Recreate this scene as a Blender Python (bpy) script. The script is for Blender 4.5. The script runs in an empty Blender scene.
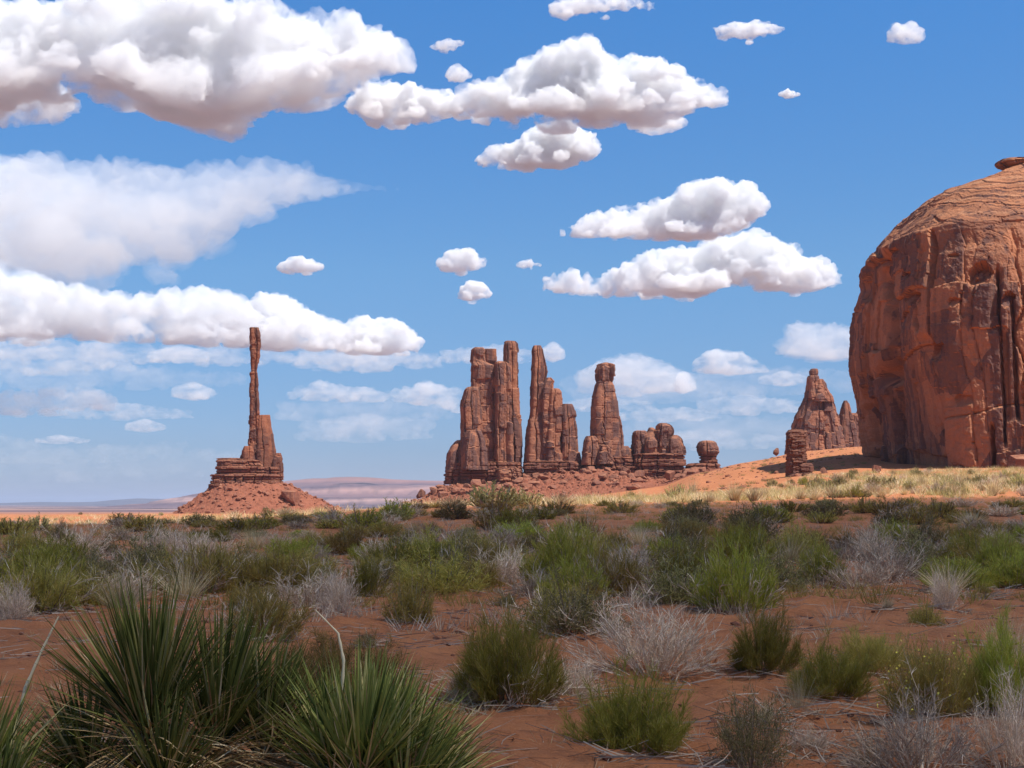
import bpy, math, random
import numpy as np
from mathutils import Vector, Matrix

# ------------------------------------------------------------------ camera, sky, sun, exposure
S = bpy.context.scene
C = S.collection
F = 1450.0                      # focal length in pixels of the 1024 px wide frame
W, H = 1024, 768
EYE = 1.7
HORIZON = 505.0
PITCH = math.atan((HORIZON - H / 2) / F)
cam = bpy.data.cameras.new('camera')
cam.sensor_width = 36.0
cam.lens = 36.0 * F / W
cam.clip_start = 0.1
cam.clip_end = 300000.0
camo = bpy.data.objects.new('camera', cam)
camo.location = (0, 0, EYE)
camo.rotation_euler = (math.pi / 2 + PITCH, 0, 0)
C.objects.link(camo)
S.camera = camo

SUN_EL = 60.0
SUN_AZ = 121.0                  # compass-style, clockwise from +Y (the view direction): to the right and a little behind
sun_dir = Vector((math.cos(math.radians(SUN_EL)) * math.sin(math.radians(SUN_AZ)),
                  math.cos(math.radians(SUN_EL)) * math.cos(math.radians(SUN_AZ)),
                  math.sin(math.radians(SUN_EL))))
SKY_LOW, SKY_MID, SKY_HIGH = (0.205, 0.238, 0.392, 1), (0.30, 0.475, 0.61, 1), (0.25, 0.58, 0.85, 1)
wd = bpy.data.worlds.new('World')
S.world = wd
wd.use_nodes = True
nt = wd.node_tree
bg = nt.nodes['Background']
sky = nt.nodes.new('ShaderNodeTexSky')
sky.sky_type = 'NISHITA'
sky.sun_disc = False
sky.sun_elevation = math.radians(SUN_EL)
sky.sun_rotation = math.radians(SUN_AZ)
sky.altitude = 1600
sky.air_density = 1.0
sky.dust_density = 0.2
sky.ozone_density = 1.0
# sky tint by elevation; the zenith out of view is warmed as added fill light
tc = nt.nodes.new('ShaderNodeTexCoord')
sx_ = nt.nodes.new('ShaderNodeSeparateXYZ'); nt.links.new(tc.outputs['Generated'], sx_.inputs[0])
rp = nt.nodes.new('ShaderNodeValToRGB')
el = rp.color_ramp.elements
el[0].position = 0.0; el[0].color = SKY_LOW
el[1].position = 0.34; el[1].color = SKY_HIGH
e3 = el.new(0.16); e3.color = SKY_MID
e4 = el.new(0.75); e4.color = (0.66, 0.60, 0.53, 1)
nt.links.new(sx_.outputs['Z'], rp.inputs['Fac'])
mx = nt.nodes.new('ShaderNodeMix'); mx.data_type = 'RGBA'; mx.blend_type = 'MULTIPLY'; mx.inputs[0].default_value = 1.0
nt.links.new(sky.outputs[0], mx.inputs[6]); nt.links.new(rp.outputs[0], mx.inputs[7])
nt.links.new(mx.outputs[2], bg.inputs[0])
bg.inputs[1].default_value = 0.14

sl = bpy.data.lights.new('sun', 'SUN')
sl.energy = 4.3
sl.angle = math.radians(0.53)
sl.color = (1.0, 0.967, 0.915)
so = bpy.data.objects.new('sun', sl)
so.rotation_euler = sun_dir.to_track_quat('Z', 'Y').to_euler()
C.objects.link(so)

vs = S.view_settings
vs.view_transform = 'Standard'
vs.look = 'None'
vs.exposure = 0.55
vs.gamma = 1.0
vs.use_curve_mapping = False
cy = S.cycles
cy.use_denoising = True
try:
    cy.denoiser = 'OPENIMAGEDENOISE'
    cy.denoising_input_passes = 'RGB_ALBEDO_NORMAL'
except Exception:
    pass
cy.max_bounces = 12
cy.diffuse_bounces = 4
cy.glossy_bounces = 2
cy.transmission_bounces = 4
cy.volume_bounces = 10
cy.transparent_max_bounces = 32
cy.caustics_reflective = cy.caustics_refractive = False

# ------------------------------------------------------------------ helpers
def pt(u, v, d):
    """World point seen at pixel (u, v) at forward distance d (along +Y)."""
    x = (u - W / 2) / F
    y = (H / 2 - v) / F
    c, s = math.cos(PITCH), math.sin(PITCH)
    fy, fz = c - y * s, s + y * c
    k = d / fy
    return Vector((x * k, d, EYE + fz * k))

def hash3(x, y, z, seed=0):
    h = (x.astype(np.int64) * 374761393 + y.astype(np.int64) * 668265263 + z.astype(np.int64) * 2147483647 + seed * 974711) & 0xFFFFFFFF
    h = ((h ^ (h >> 13)) * 1274126177) & 0xFFFFFFFF
    h = ((h ^ (h >> 16)) * 2246822519) & 0xFFFFFFFF
    return h ^ (h >> 15)

def rnd3(x, y, z, seed=0):
    return hash3(x, y, z, seed).astype(np.float64) / 4294967296.0

_G = np.array([(1,1,0),(-1,1,0),(1,-1,0),(-1,-1,0),(1,0,1),(-1,0,1),(1,0,-1),(-1,0,-1),(0,1,1),(0,-1,1),(0,1,-1),(0,-1,-1)], float)

def perlin(P, seed=0):
    P = np.asarray(P, float)
    I = np.floor(P).astype(np.int64)
    f = P - I
    w = f * f * f * (f * (f * 6 - 15) + 10)
    r = np.zeros(len(P))
    for dx in (0, 1):
        wx = w[:, 0] if dx else 1 - w[:, 0]
        for dy in (0, 1):
            wy = w[:, 1] if dy else 1 - w[:, 1]
            for dz in (0, 1):
                wz = w[:, 2] if dz else 1 - w[:, 2]
                g = _G[hash3(I[:, 0] + dx, I[:, 1] + dy, I[:, 2] + dz, seed) % 12]
                r += wx * wy * wz * (g[:, 0] * (f[:, 0] - dx) + g[:, 1] * (f[:, 1] - dy) + g[:, 2] * (f[:, 2] - dz))
    return r

def fbm(P, octaves=4, seed=0, gain=0.5, lac=2.03, billow=False):
    P = np.asarray(P, float)
    a, s, r = 1.0, 0.0, np.zeros(len(P))
    for o in range(octaves):
        n = perlin(P, seed + o * 17)
        r += a * ((1 - 2.2 * np.abs(n)) if billow else n)
        s += a
        a *= gain
        P = P * lac + 7.31
    return r / s

def worley(P, seed=0):
    """F1, F2 and the nearest cell's random number."""
    P = np.asarray(P, float)
    I = np.floor(P).astype(np.int64)
    n = len(P)
    f1 = np.full(n, 9.0); f2 = np.full(n, 9.0); rid = np.zeros(n)
    for dx in (-1, 0, 1):
        for dy in (-1, 0, 1):
            for dz in (-1, 0, 1):
                cx, cy_, cz = I[:, 0] + dx, I[:, 1] + dy, I[:, 2] + dz
                px = cx + rnd3(cx, cy_, cz, seed + 1)
                py = cy_ + rnd3(cx, cy_, cz, seed + 2)
                pz = cz + rnd3(cx, cy_, cz, seed + 3)
                d = np.sqrt((px - P[:, 0]) ** 2 + (py - P[:, 1]) ** 2 + (pz - P[:, 2]) ** 2)
                new = d < f1
                f2 = np.where(new, f1, np.minimum(f2, d))
                rid = np.where(new, rnd3(cx, cy_, cz, seed + 4), rid)
                f1 = np.where(new, d, f1)
    return f1, f2, rid

def sstep(a, b, x):
    t = np.clip((x - a) / (b - a), 0, 1)
    return t * t * (3 - 2 * t)

def mesh_from(name, verts, faces, smooth=True):
    """faces: an (n,4) or (n,3) int array, or a list of such arrays."""
    if not isinstance(faces, (list, tuple)):
        faces = [faces]
    me = bpy.data.meshes.new(name)
    verts = np.asarray(verts, np.float32)
    loops = np.concatenate([f.reshape(-1) for f in faces]).astype(np.int32)
    sizes = np.concatenate([np.full(len(f), f.shape[1], np.int32) for f in faces])
    starts = np.concatenate([[0], np.cumsum(sizes)[:-1]]).astype(np.int32)
    me.vertices.add(len(verts)); me.vertices.foreach_set('co', verts.reshape(-1))
    me.loops.add(len(loops)); me.loops.foreach_set('vertex_index', loops)
    me.polygons.add(len(sizes)); me.polygons.foreach_set('loop_start', starts)
    try:
        me.polygons.foreach_set('loop_total', sizes)
    except Exception:
        pass
    me.polygons.foreach_set('use_smooth', np.full(len(sizes), smooth, bool))
    me.update(calc_edges=True)
    me.validate()
    return me

def put(name, me, mat=None, parent=None, loc=None, label=None, cat=None, group=None, kind=None):
    o = bpy.data.objects.new(name, me)
    C.objects.link(o)
    if mat is not None and me is not None and not me.materials:
        me.materials.append(mat)
    if parent is not None:
        o.parent = parent
    if loc is not None:
        o.location = loc
    tag(o, label, cat, group, kind)
    return o

def tag(o, label=None, cat=None, group=None, kind=None):
    if label: o['label'] = label
    if cat: o['category'] = cat
    if group: o['group'] = group
    if kind: o['kind'] = kind
    return o

def grid_faces(nr, nc, wrap=False, off=0):
    r = np.arange(nr - 1)[:, None]
    c = np.arange(nc if wrap else nc - 1)[None, :]
    a = r * nc + c
    b = r * nc + (c + 1) % nc
    return (np.stack([a, b, b + nc, a + nc], -1).reshape(-1, 4) + off)

def set_attr(me, name, vals):
    a = me.attributes.new(name, 'FLOAT', 'POINT')
    a.data.foreach_set('value', np.asarray(vals, np.float32))

class N:
    """Small node-tree writer."""
    def __init__(s, name):
        s.m = bpy.data.materials.new(name); s.m.use_nodes = True
        s.t = s.m.node_tree
        s.b = s.t.nodes['Principled BSDF']; s.out = s.t.nodes['Material Output']
    def n(s, typ, **k):
        x = s.t.nodes.new(typ)
        for a, v in k.items(): setattr(x, a, v)
        return x
    def l(s, a, b): s.t.links.new(a, b)
    def pos(s):
        return s.n('ShaderNodeNewGeometry').outputs['Position']
    def scale(s, vec, sc, loc=(0, 0, 0), rot=(0, 0, 0)):
        m = s.n('ShaderNodeMapping'); m.inputs['Scale'].default_value = sc; m.inputs['Location'].default_value = loc
        m.inputs['Rotation'].default_value = rot
        s.l(vec, m.inputs['Vector']); return m.outputs[0]
    def noise(s, vec, scale=1, detail=4, rough=0.55, dist=0.0):
        x = s.n('ShaderNodeTexNoise'); x.inputs['Scale'].default_value = scale; x.inputs['Detail'].default_value = detail
        x.inputs['Roughness'].default_value = rough; x.inputs['Distortion'].default_value = dist
        s.l(vec, x.inputs['Vector']); return x.outputs['Fac']
    def ramp(s, fac, stops, interp='LINEAR'):
        x = s.n('ShaderNodeValToRGB'); x.color_ramp.interpolation = interp
        e = x.color_ramp.elements
        while len(e) < len(stops): e.new(0.5)
        for i, (p, c) in enumerate(stops):
            e[i].position = p
            e[i].color = (c, c, c, 1) if isinstance(c, (int, float)) else (*c, 1)
        s.l(fac, x.inputs['Fac']); return x.outputs[0]
    def mix(s, fac, a, b, mode='MIX'):
        x = s.n('ShaderNodeMix', data_type='RGBA', blend_type=mode)
        for sock, v in ((x.inputs[0], fac), (x.inputs[6], a), (x.inputs[7], b)):
            if hasattr(v, 'is_linked') or hasattr(v, 'node'): s.l(v, sock)
            elif isinstance(v, (int, float)): sock.default_value = v
            else: sock.default_value = (*v, 1)
        return x.outputs[2]
    def math(s, op, a, b=None, clamp=False):
        x = s.n('ShaderNodeMath', operation=op, use_clamp=clamp)
        for i, v in ((0, a), (1, b)):
            if v is None: continue
            if isinstance(v, (int, float)): x.inputs[i].default_value = v
            else: s.l(v, x.inputs[i])
        return x.outputs[0]
    def attr(s, name):
        a = s.n('ShaderNodeAttribute'); a.attribute_name = name; return a.outputs['Fac']
    def bump(s, h, strength=0.5, dist=0.1):
        b = s.n('ShaderNodeBump'); b.inputs['Strength'].default_value = strength; b.inputs['Distance'].default_value = dist
        s.l(h, b.inputs['Height']); s.l(b.outputs[0], s.b.inputs['Normal']); return b
    def color(s, c):
        if isinstance(c, tuple): s.b.inputs['Base Color'].default_value = (*c, 1)
        else: s.l(c, s.b.inputs['Base Color'])
    def rough(s, r, spec=0.15):
        s.b.inputs['Roughness'].default_value = r
        s.b.inputs['Specular IOR Level'].default_value = spec

# ------------------------------------------------------------------ ground
# ground height (m) along columns of view: column u -> [(distance, pixel row where that ground lies)]
PROFILE = [
    (-500, [(60, 543), (100, 529), (200, 530), (400, 523), (800, 517), (3000, 512), (10000, 508), (60000, 505)]),
    (0,    [(60, 543), (100, 525), (200, 528), (400, 521), (800, 516), (3000, 512), (10000, 508), (60000, 505)]),
    (150,  [(60, 541), (100, 523), (180, 524), (400, 518.5), (800, 514.5), (3000, 512), (10000, 508), (60000, 505)]),
    (300,  [(60, 538), (100, 520), (160, 514.5), (400, 517.5), (800, 514), (3000, 511), (10000, 508), (60000, 505)]),
    (420,  [(60, 535), (100, 514), (160, 507), (400, 508), (760, 507), (3000, 509), (10000, 508), (60000, 505)]),
    (560,  [(60, 534), (100, 513), (160, 505), (400, 502.5), (760, 500), (820, 498), (3000, 507), (10000, 507), (60000, 505)]),
    (660,  [(60, 533), (100, 512), (160, 503), (400, 498), (740, 491), (820, 478), (3000, 507), (10000, 507), (60000, 505)]),
    (700,  [(60, 533), (100, 512), (160, 503), (400, 495), (660, 475), (820, 471), (3000, 507), (10000, 507), (60000, 505)]),
    (745,  [(60, 533), (100, 511), (160, 502), (300, 494), (420, 484), (640, 465), (850, 463), (3000, 505), (10000, 507), (60000, 505)]),
    (800,  [(60, 533), (100, 511), (160, 501), (300, 489), (420, 477), (640, 456), (1000, 452), (3000, 500), (10000, 507), (60000, 505)]),
    (860,  [(60, 533), (100, 510), (160, 499), (300, 484), (400, 474), (640, 449.5), (1000, 448), (3000, 500), (10000, 507), (60000, 505)]),
    (920,  [(60, 533), (100, 510), (160, 498), (300, 481), (400, 471), (640, 455), (1000, 450), (3000, 500), (10000, 507), (60000, 505)]),
    (1024, [(60, 533), (100, 510), (160, 497), (300, 478), (400, 469), (640, 456), (1000, 450), (3000, 500), (10000, 507), (60000, 505)]),
    (1500, [(60, 533), (100, 510), (160, 497), (300, 478), (400, 469), (640, 456), (1000, 450), (3000, 500), (10000, 507), (60000, 505)]),
]
_LD = np.linspace(math.log(1.0), math.log(60000.0), 400)
_TAB = []
for u_, pr in PROFILE:
    d_ = np.array([1.0, 12.0, 30.0] + [p[0] for p in pr])
    z_ = np.array([0.0, 0.0, 0.04] + [EYE - (p[1] - HORIZON) * p[0] / F for p in pr])
    row = np.interp(_LD, np.log(d_), z_)
    k = np.ones(9) / 9
    row = np.convolve(np.pad(row, 4, mode='edge'), k, 'valid')
    _TAB.append(row)
_TAB = np.array(_TAB)
_UU = np.array([p[0] for p in PROFILE], float)

def ground_z(X, Y):
    X = np.atleast_1d(np.asarray(X, float)); Y = np.atleast_1d(np.asarray(Y, float))
    R = np.maximum(np.hypot(X, Y * 1.0), 1.0)
    dist = np.where(Y > 0, np.maximum(Y, R * 0.45), R * 0.45)
    u = np.clip(np.where(Y > 0, X / np.maximum(Y, 1e-3 + 0.3 * np.abs(X)) * F + 512, np.where(X > 0, 1500, -500)), -500, 1500)
    iu = np.clip(np.searchsorted(_UU, u) - 1, 0, len(_UU) - 2)
    fu = (u - _UU[iu]) / (_UU[iu + 1] - _UU[iu])
    fu = fu * fu * (3 - 2 * fu) * 0.5 + fu * 0.5
    ld = np.clip(np.log(np.maximum(dist, 1)), _LD[0], _LD[-1])
    t = (ld - _LD[0]) / (_LD[1] - _LD[0])
    it = np.clip(t.astype(int), 0, len(_LD) - 2); ft = t - it
    z = ((_TAB[iu, it] * (1 - ft) + _TAB[iu, it + 1] * ft) * (1 - fu) + (_TAB[iu + 1, it] * (1 - ft) + _TAB[iu + 1, it + 1] * ft) * fu)
    Z0 = np.zeros_like(X)
    far = sstep(900, 3000, R)
    amp = 1 - far
    near = 1 - sstep(60, 160, R)
    z = z + amp * (0.22 * fbm(np.stack([X / 7, Y / 7, Z0], 1), 3, 5) + 0.5 * sstep(20, 90, R) * fbm(np.stack([X / 45, Y / 45, Z0], 1), 3, 9))
    hm = fbm(np.stack([X / 1.6, Y / 1.6, Z0], 1), 3, 31)
    z = z + near * 0.13 * hm
    z = z + amp * sstep(150, 500, R) * 1.6 * fbm(np.stack([X / 60, Y / 60, Z0], 1), 5, 21)
    z = z + far * (14 * sstep(2500, 7000, R) * fbm(np.stack([X / 1400, Y / 1400, Z0], 1), 4, 77))
    return z

def gz(x, y):
    return float(ground_z([x], [y])[0])

def build_ground():
    az = np.concatenate([np.linspace(-24, 24, 470), np.linspace(24, 336, 200)[1:-1]])
    az = np.radians(az)
    rr = [0.6]
    while rr[-1] < 60000:
        r = rr[-1]
        rr.append(r * (1.008 if r < 40 else 1.016 if r < 1200 else 1.05))
    rr = np.array(rr)
    A, R = np.meshgrid(az, rr)
    X = (R * np.sin(A)).ravel(); Y = (R * np.cos(A)).ravel()
    Z = ground_z(X, Y)
    # wind ripples and crusted ledges close to the camera
    nr = 1 - sstep(18, 45, R.ravel())
    Z0 = np.zeros_like(X)
    rip = fbm(np.stack([X / 0.9 + 3, Y / 0.28, Z0], 1), 3, 55)
    Z += nr * 0.05 * rip + nr * 0.03 * fbm(np.stack([X / 0.5, Y / 0.16, Z0], 1), 2, 58, billow=True)
    led = fbm(np.stack([X / 1.5 + 9, Y / 0.6, Z0], 1), 3, 91) * 5
    Z += nr * 0.022 * (np.floor(led) + sstep(0.75, 1.0, led - np.floor(led)))   # small crusted ledges
    md = sstep(150, 300, R.ravel()) * (1 - sstep(900, 1500, R.ravel()))
    Z += md * (0.55 * fbm(np.stack([X / 14, Y / 14, Z0], 1), 4, 92))
    V = np.stack([X, Y, Z], 1)
    f = grid_faces(len(rr), len(az), wrap=True)[:, ::-1]
    V = np.vstack([V, [[0, 0, gz(0, 0)]]])
    n = len(az); c = len(V) - 1
    tri = np.stack([np.full(n, c), (np.arange(n) + 1) % n, np.arange(n)], 1)
    me = mesh_from('ground', V, [f, tri])
    return put('ground', me, sand_material(), kind='structure', label='red sandy desert ground with wind ripples and dry crust')

def sand_material():
    k = N('red_sand')
    p = k.pos()
    big = k.noise(p, 0.05, 5, 0.6)
    mid = k.noise(p, 1.3, 6, 0.65)
    fine = k.noise(p, 55, 3, 0.7)
    base = k.ramp(big, [(0.3, (0.45, 0.158, 0.064)), (0.7, (0.57, 0.222, 0.092))])
    c = k.mix(k.ramp(mid, [(0.42, 0), (0.72, 0.75)]), base, (0.30, 0.098, 0.046))
    c = k.mix(k.ramp(fine, [(0.35, 0.0), (0.75, 0.35)]), c, (0.62, 0.30, 0.16))
    lit = k.noise(k.scale(p, (0.8, 1.6, 0.8)), 1, 6, 0.75)
    c = k.mix(k.ramp(lit, [(0.55, 0), (0.68, 0.6)]), c, (0.17, 0.085, 0.055))       # patches of dark plant litter and crust
    # far plain: purple-grey scrub flats and pale pink washes
    dist = k.n('ShaderNodeVectorMath', operation='LENGTH'); k.l(p, dist.inputs[0])
    fp = k.noise(k.scale(p, (0.00016, 0.0007, 0.0)), 1, 5, 0.6)
    plain = k.ramp(fp, [(0.36, (0.085, 0.062, 0.075)), (0.5, (0.17, 0.10, 0.10)), (0.6, (0.42, 0.26, 0.21))])
    mr = k.n('ShaderNodeMapRange'); mr.inputs['From Min'].default_value = 1300; mr.inputs['From Max'].default_value = 3500
    k.l(dist.outputs['Value'], mr.inputs['Value'])
    c = k.mix(mr.outputs[0], c, plain)
    k.color(c); k.rough(0.95, 0.1)
    crack = k.noise(k.scale(p, (3.0, 9.0, 3.0)), 1, 8, 0.7)
    h = k.math('ADD', k.math('MULTIPLY', crack, 0.7), k.math('MULTIPLY', fine, 0.12))
    k.bump(h, 1.0, 0.13)
    return k.m

# ------------------------------------------------------------------ sandstone
def rock_material(name, warm, dark, pale, varnish=0.5, sx=1.0):
    """Red sandstone: bedding bands, vertical desert-varnish stains, spalled paler patches."""
    k = N(name)
    p = k.pos()
    blot = k.noise(p, 0.085 * sx, 6, 0.62)
    c = k.mix(k.ramp(blot, [(0.34, 0), (0.66, 1)]), warm, tuple(a * 0.72 for a in warm))
    warp = k.noise(p, 0.05 * sx, 3, 0.5)
    bedv = k.n('ShaderNodeVectorMath', operation='ADD'); k.l(p, bedv.inputs[0])
    wv = k.n('ShaderNodeCombineXYZ'); k.l(k.math('MULTIPLY', warp, 9.0), wv.inputs['Z']); k.l(wv.outputs[0], bedv.inputs[1])
    bed = k.noise(k.scale(bedv.outputs[0], (0.012 * sx, 0.012 * sx, 0.85 * sx)), 1, 5, 0.7)
    c = k.mix(k.ramp(bed, [(0.40, 0.55), (0.5, 0.0), (0.60, 0.0), (0.72, 0.45)]), c, pale)
    # varnish: dark stains running down the walls
    va = k.noise(k.scale(p, (0.20 * sx, 0.20 * sx, 0.022 * sx)), 1, 6, 0.62, 0.3)
    vb = k.noise(k.scale(p, (0.9 * sx, 0.9 * sx, 0.05 * sx), (5, 3, 1)), 1, 4, 0.6)
    va = k.math('ADD', k.math('MULTIPLY', va, 0.72), k.math('MULTIPLY', vb, 0.28))
    nz = k.n('ShaderNodeSeparateXYZ'); k.l(k.n('ShaderNodeNewGeometry').outputs['Normal'], nz.inputs[0])
    steep = k.ramp(k.math('ABSOLUTE', nz.outputs['Z']), [(0.58, 1.0), (0.86, 0.0)])   # varnish only forms on steep faces
    mid = tuple((a_ * 0.36 + b_ * 0.64) for a_, b_ in zip(warm, dark))
    v1 = k.math('MULTIPLY', k.ramp(va, [(0.515 - 0.12 * varnish, 0), (0.56 - 0.12 * varnish, 1)]), steep)
    c = k.mix(k.math('MULTIPLY', v1, 0.8), c, mid)
    vc = k.noise(k.scale(p, (0.42 * sx, 0.42 * sx, 0.018 * sx), (9, 2, 4)), 1, 5, 0.6, 0.2)
    v2 = k.math('MULTIPLY', k.ramp(vc, [(0.59 - 0.10 * varnish, 0), (0.635 - 0.10 * varnish, 1)]), steep)
    c = k.mix(k.math('MULTIPLY', v2, 0.85), c, dark)
    # whole joint panels are fresher or more deeply varnished than their neighbours
    pn = k.math('ADD', k.attr('panel'), k.math('MULTIPLY', k.math('SUBTRACT', k.noise(p, 0.5 * sx, 3, 0.6), 0.5), 0.25))
    c = k.mix(k.math('MULTIPLY', k.ramp(pn, [(0.58, 0), (0.62, 0.65)]), steep), c, dark)
    c = k.mix(k.ramp(pn, [(0.02, 0), (0.04, 0.6), (0.30, 0.6), (0.34, 0)]), c, tuple(a * 1.05 for a in warm))
    # spalled fresh faces
    vo = k.n('ShaderNodeTexVoronoi', feature='F1'); vo.inputs['Scale'].default_value = 1
    k.l(k.scale(p, (0.16 * sx, 0.16 * sx, 0.11 * sx)), vo.inputs['Vector'])
    sp = k.n('ShaderNodeSeparateColor'); k.l(vo.outputs['Color'], sp.inputs[0])
    c = k.mix(k.ramp(sp.outputs[0], [(0.80, 0), (0.82, 0.6)]), c, tuple(a * 1.08 for a in warm))
    fine = k.noise(p, 1.6 * sx, 8, 0.72)
    c = k.mix(k.ramp(fine, [(0.3, 0.55), (0.55, 0.0)]), c, tuple(a * 0.6 for a in warm))
    k.color(c); k.rough(0.92, 0.12)
    h = k.math('ADD', k.math('MULTIPLY', fine, 1.0), k.math('MULTIPLY', bed, 0.8))
    k.bump(h, 0.8, 0.5 / sx)
    return k.m

def joints(s, z, seed, wcol, hlay):
    """Blocky jointing: upright joints cut the wall into ribs, bedding planes cut each rib into blocks."""
    z3 = np.zeros_like(s)
    sw = s + 0.30 * wcol * fbm(np.stack([s / (wcol * 1.5), z / (hlay * 0.8), z3 + seed], 1), 3, seed)
    def cells(t, sd, other):
        b = np.floor(t).astype(np.int64)
        def bound(i): return i + 0.7 * rnd3(i, other, np.zeros_like(i), sd)
        lo, hi = bound(b), bound(b + 1)
        lower = t < lo
        idx = np.where(lower, b - 1, b)
        dist = np.minimum(np.abs(t - lo), np.where(lower, np.abs(t - bound(b - 1)), np.abs(hi - t)))
        return idx, dist
    zero = np.zeros(len(s), np.int64)
    i, dv = cells(sw / wcol, seed + 1, zero)
    hh = hlay * (0.55 + 0.9 * rnd3(i, zero, zero, seed + 2))
    zw = z + 0.12 * hlay * fbm(np.stack([s / (wcol * 0.8), z / hlay, z3], 1), 2, seed + 7)
    j, dh = cells(zw / hh + 9.7 * rnd3(i, zero, zero, seed + 3), seed + 4, i)
    return rnd3(i, j, zero, seed + 5) * 0.75 + rnd3(i, zero, zero, seed + 6) * 0.25, dv * wcol, dh * hh, rnd3(i, zero, zero, seed + 8), rnd3(i, j, zero, seed + 9)

def loft(pts, d, depth=0.8, dy=0.0, power=5.0, step=0.42, cap=0.22, seed=0, worl=(5.5, 5.5, 13.0), wamp=1.9,
         namp=0.8, strata=0.0, strata_h=1.6, crackd=1.5, cap_bottom=False, lean=0.0, rot=None):
    """A weathered rock column. pts: (row, left, right) outline from top to bottom as it stands at distance d.
    Returns verts and faces; the outline gives real widths and heights at that distance."""
    rs = np.random.RandomState(seed)
    d = d + dy
    P = []
    for v, a, b in pts:
        pa, pb = pt(a, v, d), pt(b, v, d)
        P.append((pa.z, (pa.x + pb.x) / 2, (pb.x - pa.x) / 2))
    P = np.array(P)[::-1]
    z0, z1 = P[0, 0], P[-1, 0]
    nz = max(8, int((z1 - z0) / step))
    z = np.linspace(z0, z1, nz)
    cx = np.interp(z, P[:, 0], P[:, 1]); hw = np.interp(z, P[:, 0], P[:, 2])
    # rounded crown
    capr = cap * hw[-1]
    nc = max(4, int(hw[-1] / step))
    t = np.linspace(0, 1, nc + 1)[1:]
    zc = z1 - capr * 0.35 + capr * 0.35 * np.sin(t * math.pi / 2) * 1.0
    z = np.concatenate([z[:-1], np.full(1, z1 - capr * 0.35), zc]); 
    cx = np.concatenate([cx[:-1], np.full(1, cx[-1]), np.full(nc, cx[-1])])
    hw = np.concatenate([hw[:-1], np.full(1, hw[-1]), hw[-1] * np.sqrt(np.maximum(1 - t ** 2.6, 0))])
    zs = np.maximum.accumulate(z)
    per = 4 * max(hw.max(), hw.max() * depth)
    na = int(np.clip(per * 1.6 / step, 20, 420))
    ang = np.linspace(0, 2 * math.pi, na, endpoint=False) + math.pi / 2
    ca, sa = np.cos(ang), np.sin(ang)
    r = (np.abs(ca) ** power + np.abs(sa) ** power) ** (-1 / power)
    ro = (rs.uniform(-0.5, 0.5) if rot is None else rot)
    ex, ey = r * ca, r * sa
    ex2 = ex * math.cos(ro) - ey * math.sin(ro); ey2 = ex * math.sin(ro) + ey * math.cos(ro)
    m = np.abs(ex2).max()
    ex2, ey2 = ex2 / m, ey2 / m
    X = cx[:, None] + hw[:, None] * ex2[None]
    Y = d + hw[:, None] * depth * ey2[None]
    Z = np.repeat(zs[:, None], na, 1)
    V = np.stack([X, Y, Z], -1).reshape(-1, 3)
    nx = np.tile(ex2, (len(zs), 1)).ravel(); ny = np.tile(ey2 / depth, (len(zs), 1)).ravel()
    l = np.hypot(nx, ny); nx /= l; ny /= l
    HW = np.repeat(hw, na)
    rel = np.clip(HW / max(hw.max(), 1e-6), 0.05, 1)
    Q = V + seed * 13.7
    w = np.array(worl)
    scale_amp = np.minimum(1, HW / 4.0)
    SA = np.tile(np.concatenate([[0], np.cumsum(np.hypot(np.diff(ex2), np.diff(ey2 * depth)))]), (len(zs), 1)).ravel() * max(hw.mean(), 0.5)
    o1, dv, dh, r1, r2 = joints(SA, V[:, 2], seed, w[0], w[2])
    disp = wamp * 1.5 * (o1 - 0.5) - crackd * (r1 > 0.5) * (1 - sstep(0.1, 0.55, dv)) - 0.5 * crackd * (r2 > 0.5) * (1 - sstep(0.0, 0.3, dh))
    o2, dv2, dh2, r1b, r2b = joints(SA, V[:, 2], seed + 40, w[0] * 0.4, w[2] * 0.32)
    disp += 0.55 * wamp * (o2 - 0.5) - 0.25 * crackd * (r1b > 0.6) * (1 - sstep(0.0, 0.25, dv2))
    disp += namp * fbm(Q / np.array([5, 5, 7.0]), 5, seed + 3, 0.6)
    o3, dv3, dh3, r1c, r2c = joints(SA, V[:, 2], seed + 80, w[0] * 0.16, w[2] * 0.12)
    disp += 0.22 * wamp * (o3 - 0.5) * (r1 > 0.55)
    if strata > 0:
        zz = V[:, 2] + 0.5 * fbm(Q / 9, 2, seed + 8)
        li = np.floor(zz / strata_h); fr = zz / strata_h - li
        lay = rnd3(li.astype(np.int64), np.zeros(len(li), np.int64) + seed, np.zeros(len(li), np.int64))
        disp += strata * (lay - 0.6) - strata * 0.9 * np.exp(-((fr - 0.5) / 0.5) ** 8 * 0) * (np.abs(fr - 0.5) > 0.40)
    V[:, 0] += nx * disp * scale_amp * np.sqrt(rel); V[:, 1] += ny * disp * scale_amp * np.sqrt(rel)
    V[:, 2] += scale_amp * 0.35 * namp * fbm(Q / 3.0, 3, seed + 6) * (rel < 0.999)
    f = grid_faces(len(zs), na, wrap=True)
    return V, f, o1 * 0.55 + o2 * 0.45

def join(parts):
    Vs, Fs, o = [], [], 0
    for p in parts:
        V, f = p[0], p[1]
        Vs.append(V); Fs.append(f + o); o += len(V)
    quads = [f for f in Fs if f.shape[1] == 4]; tris = [f for f in Fs if f.shape[1] == 3]
    out = []
    if quads: out.append(np.vstack(quads))
    if tris: out.append(np.vstack(tris))
    return np.vstack(Vs), out

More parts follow.
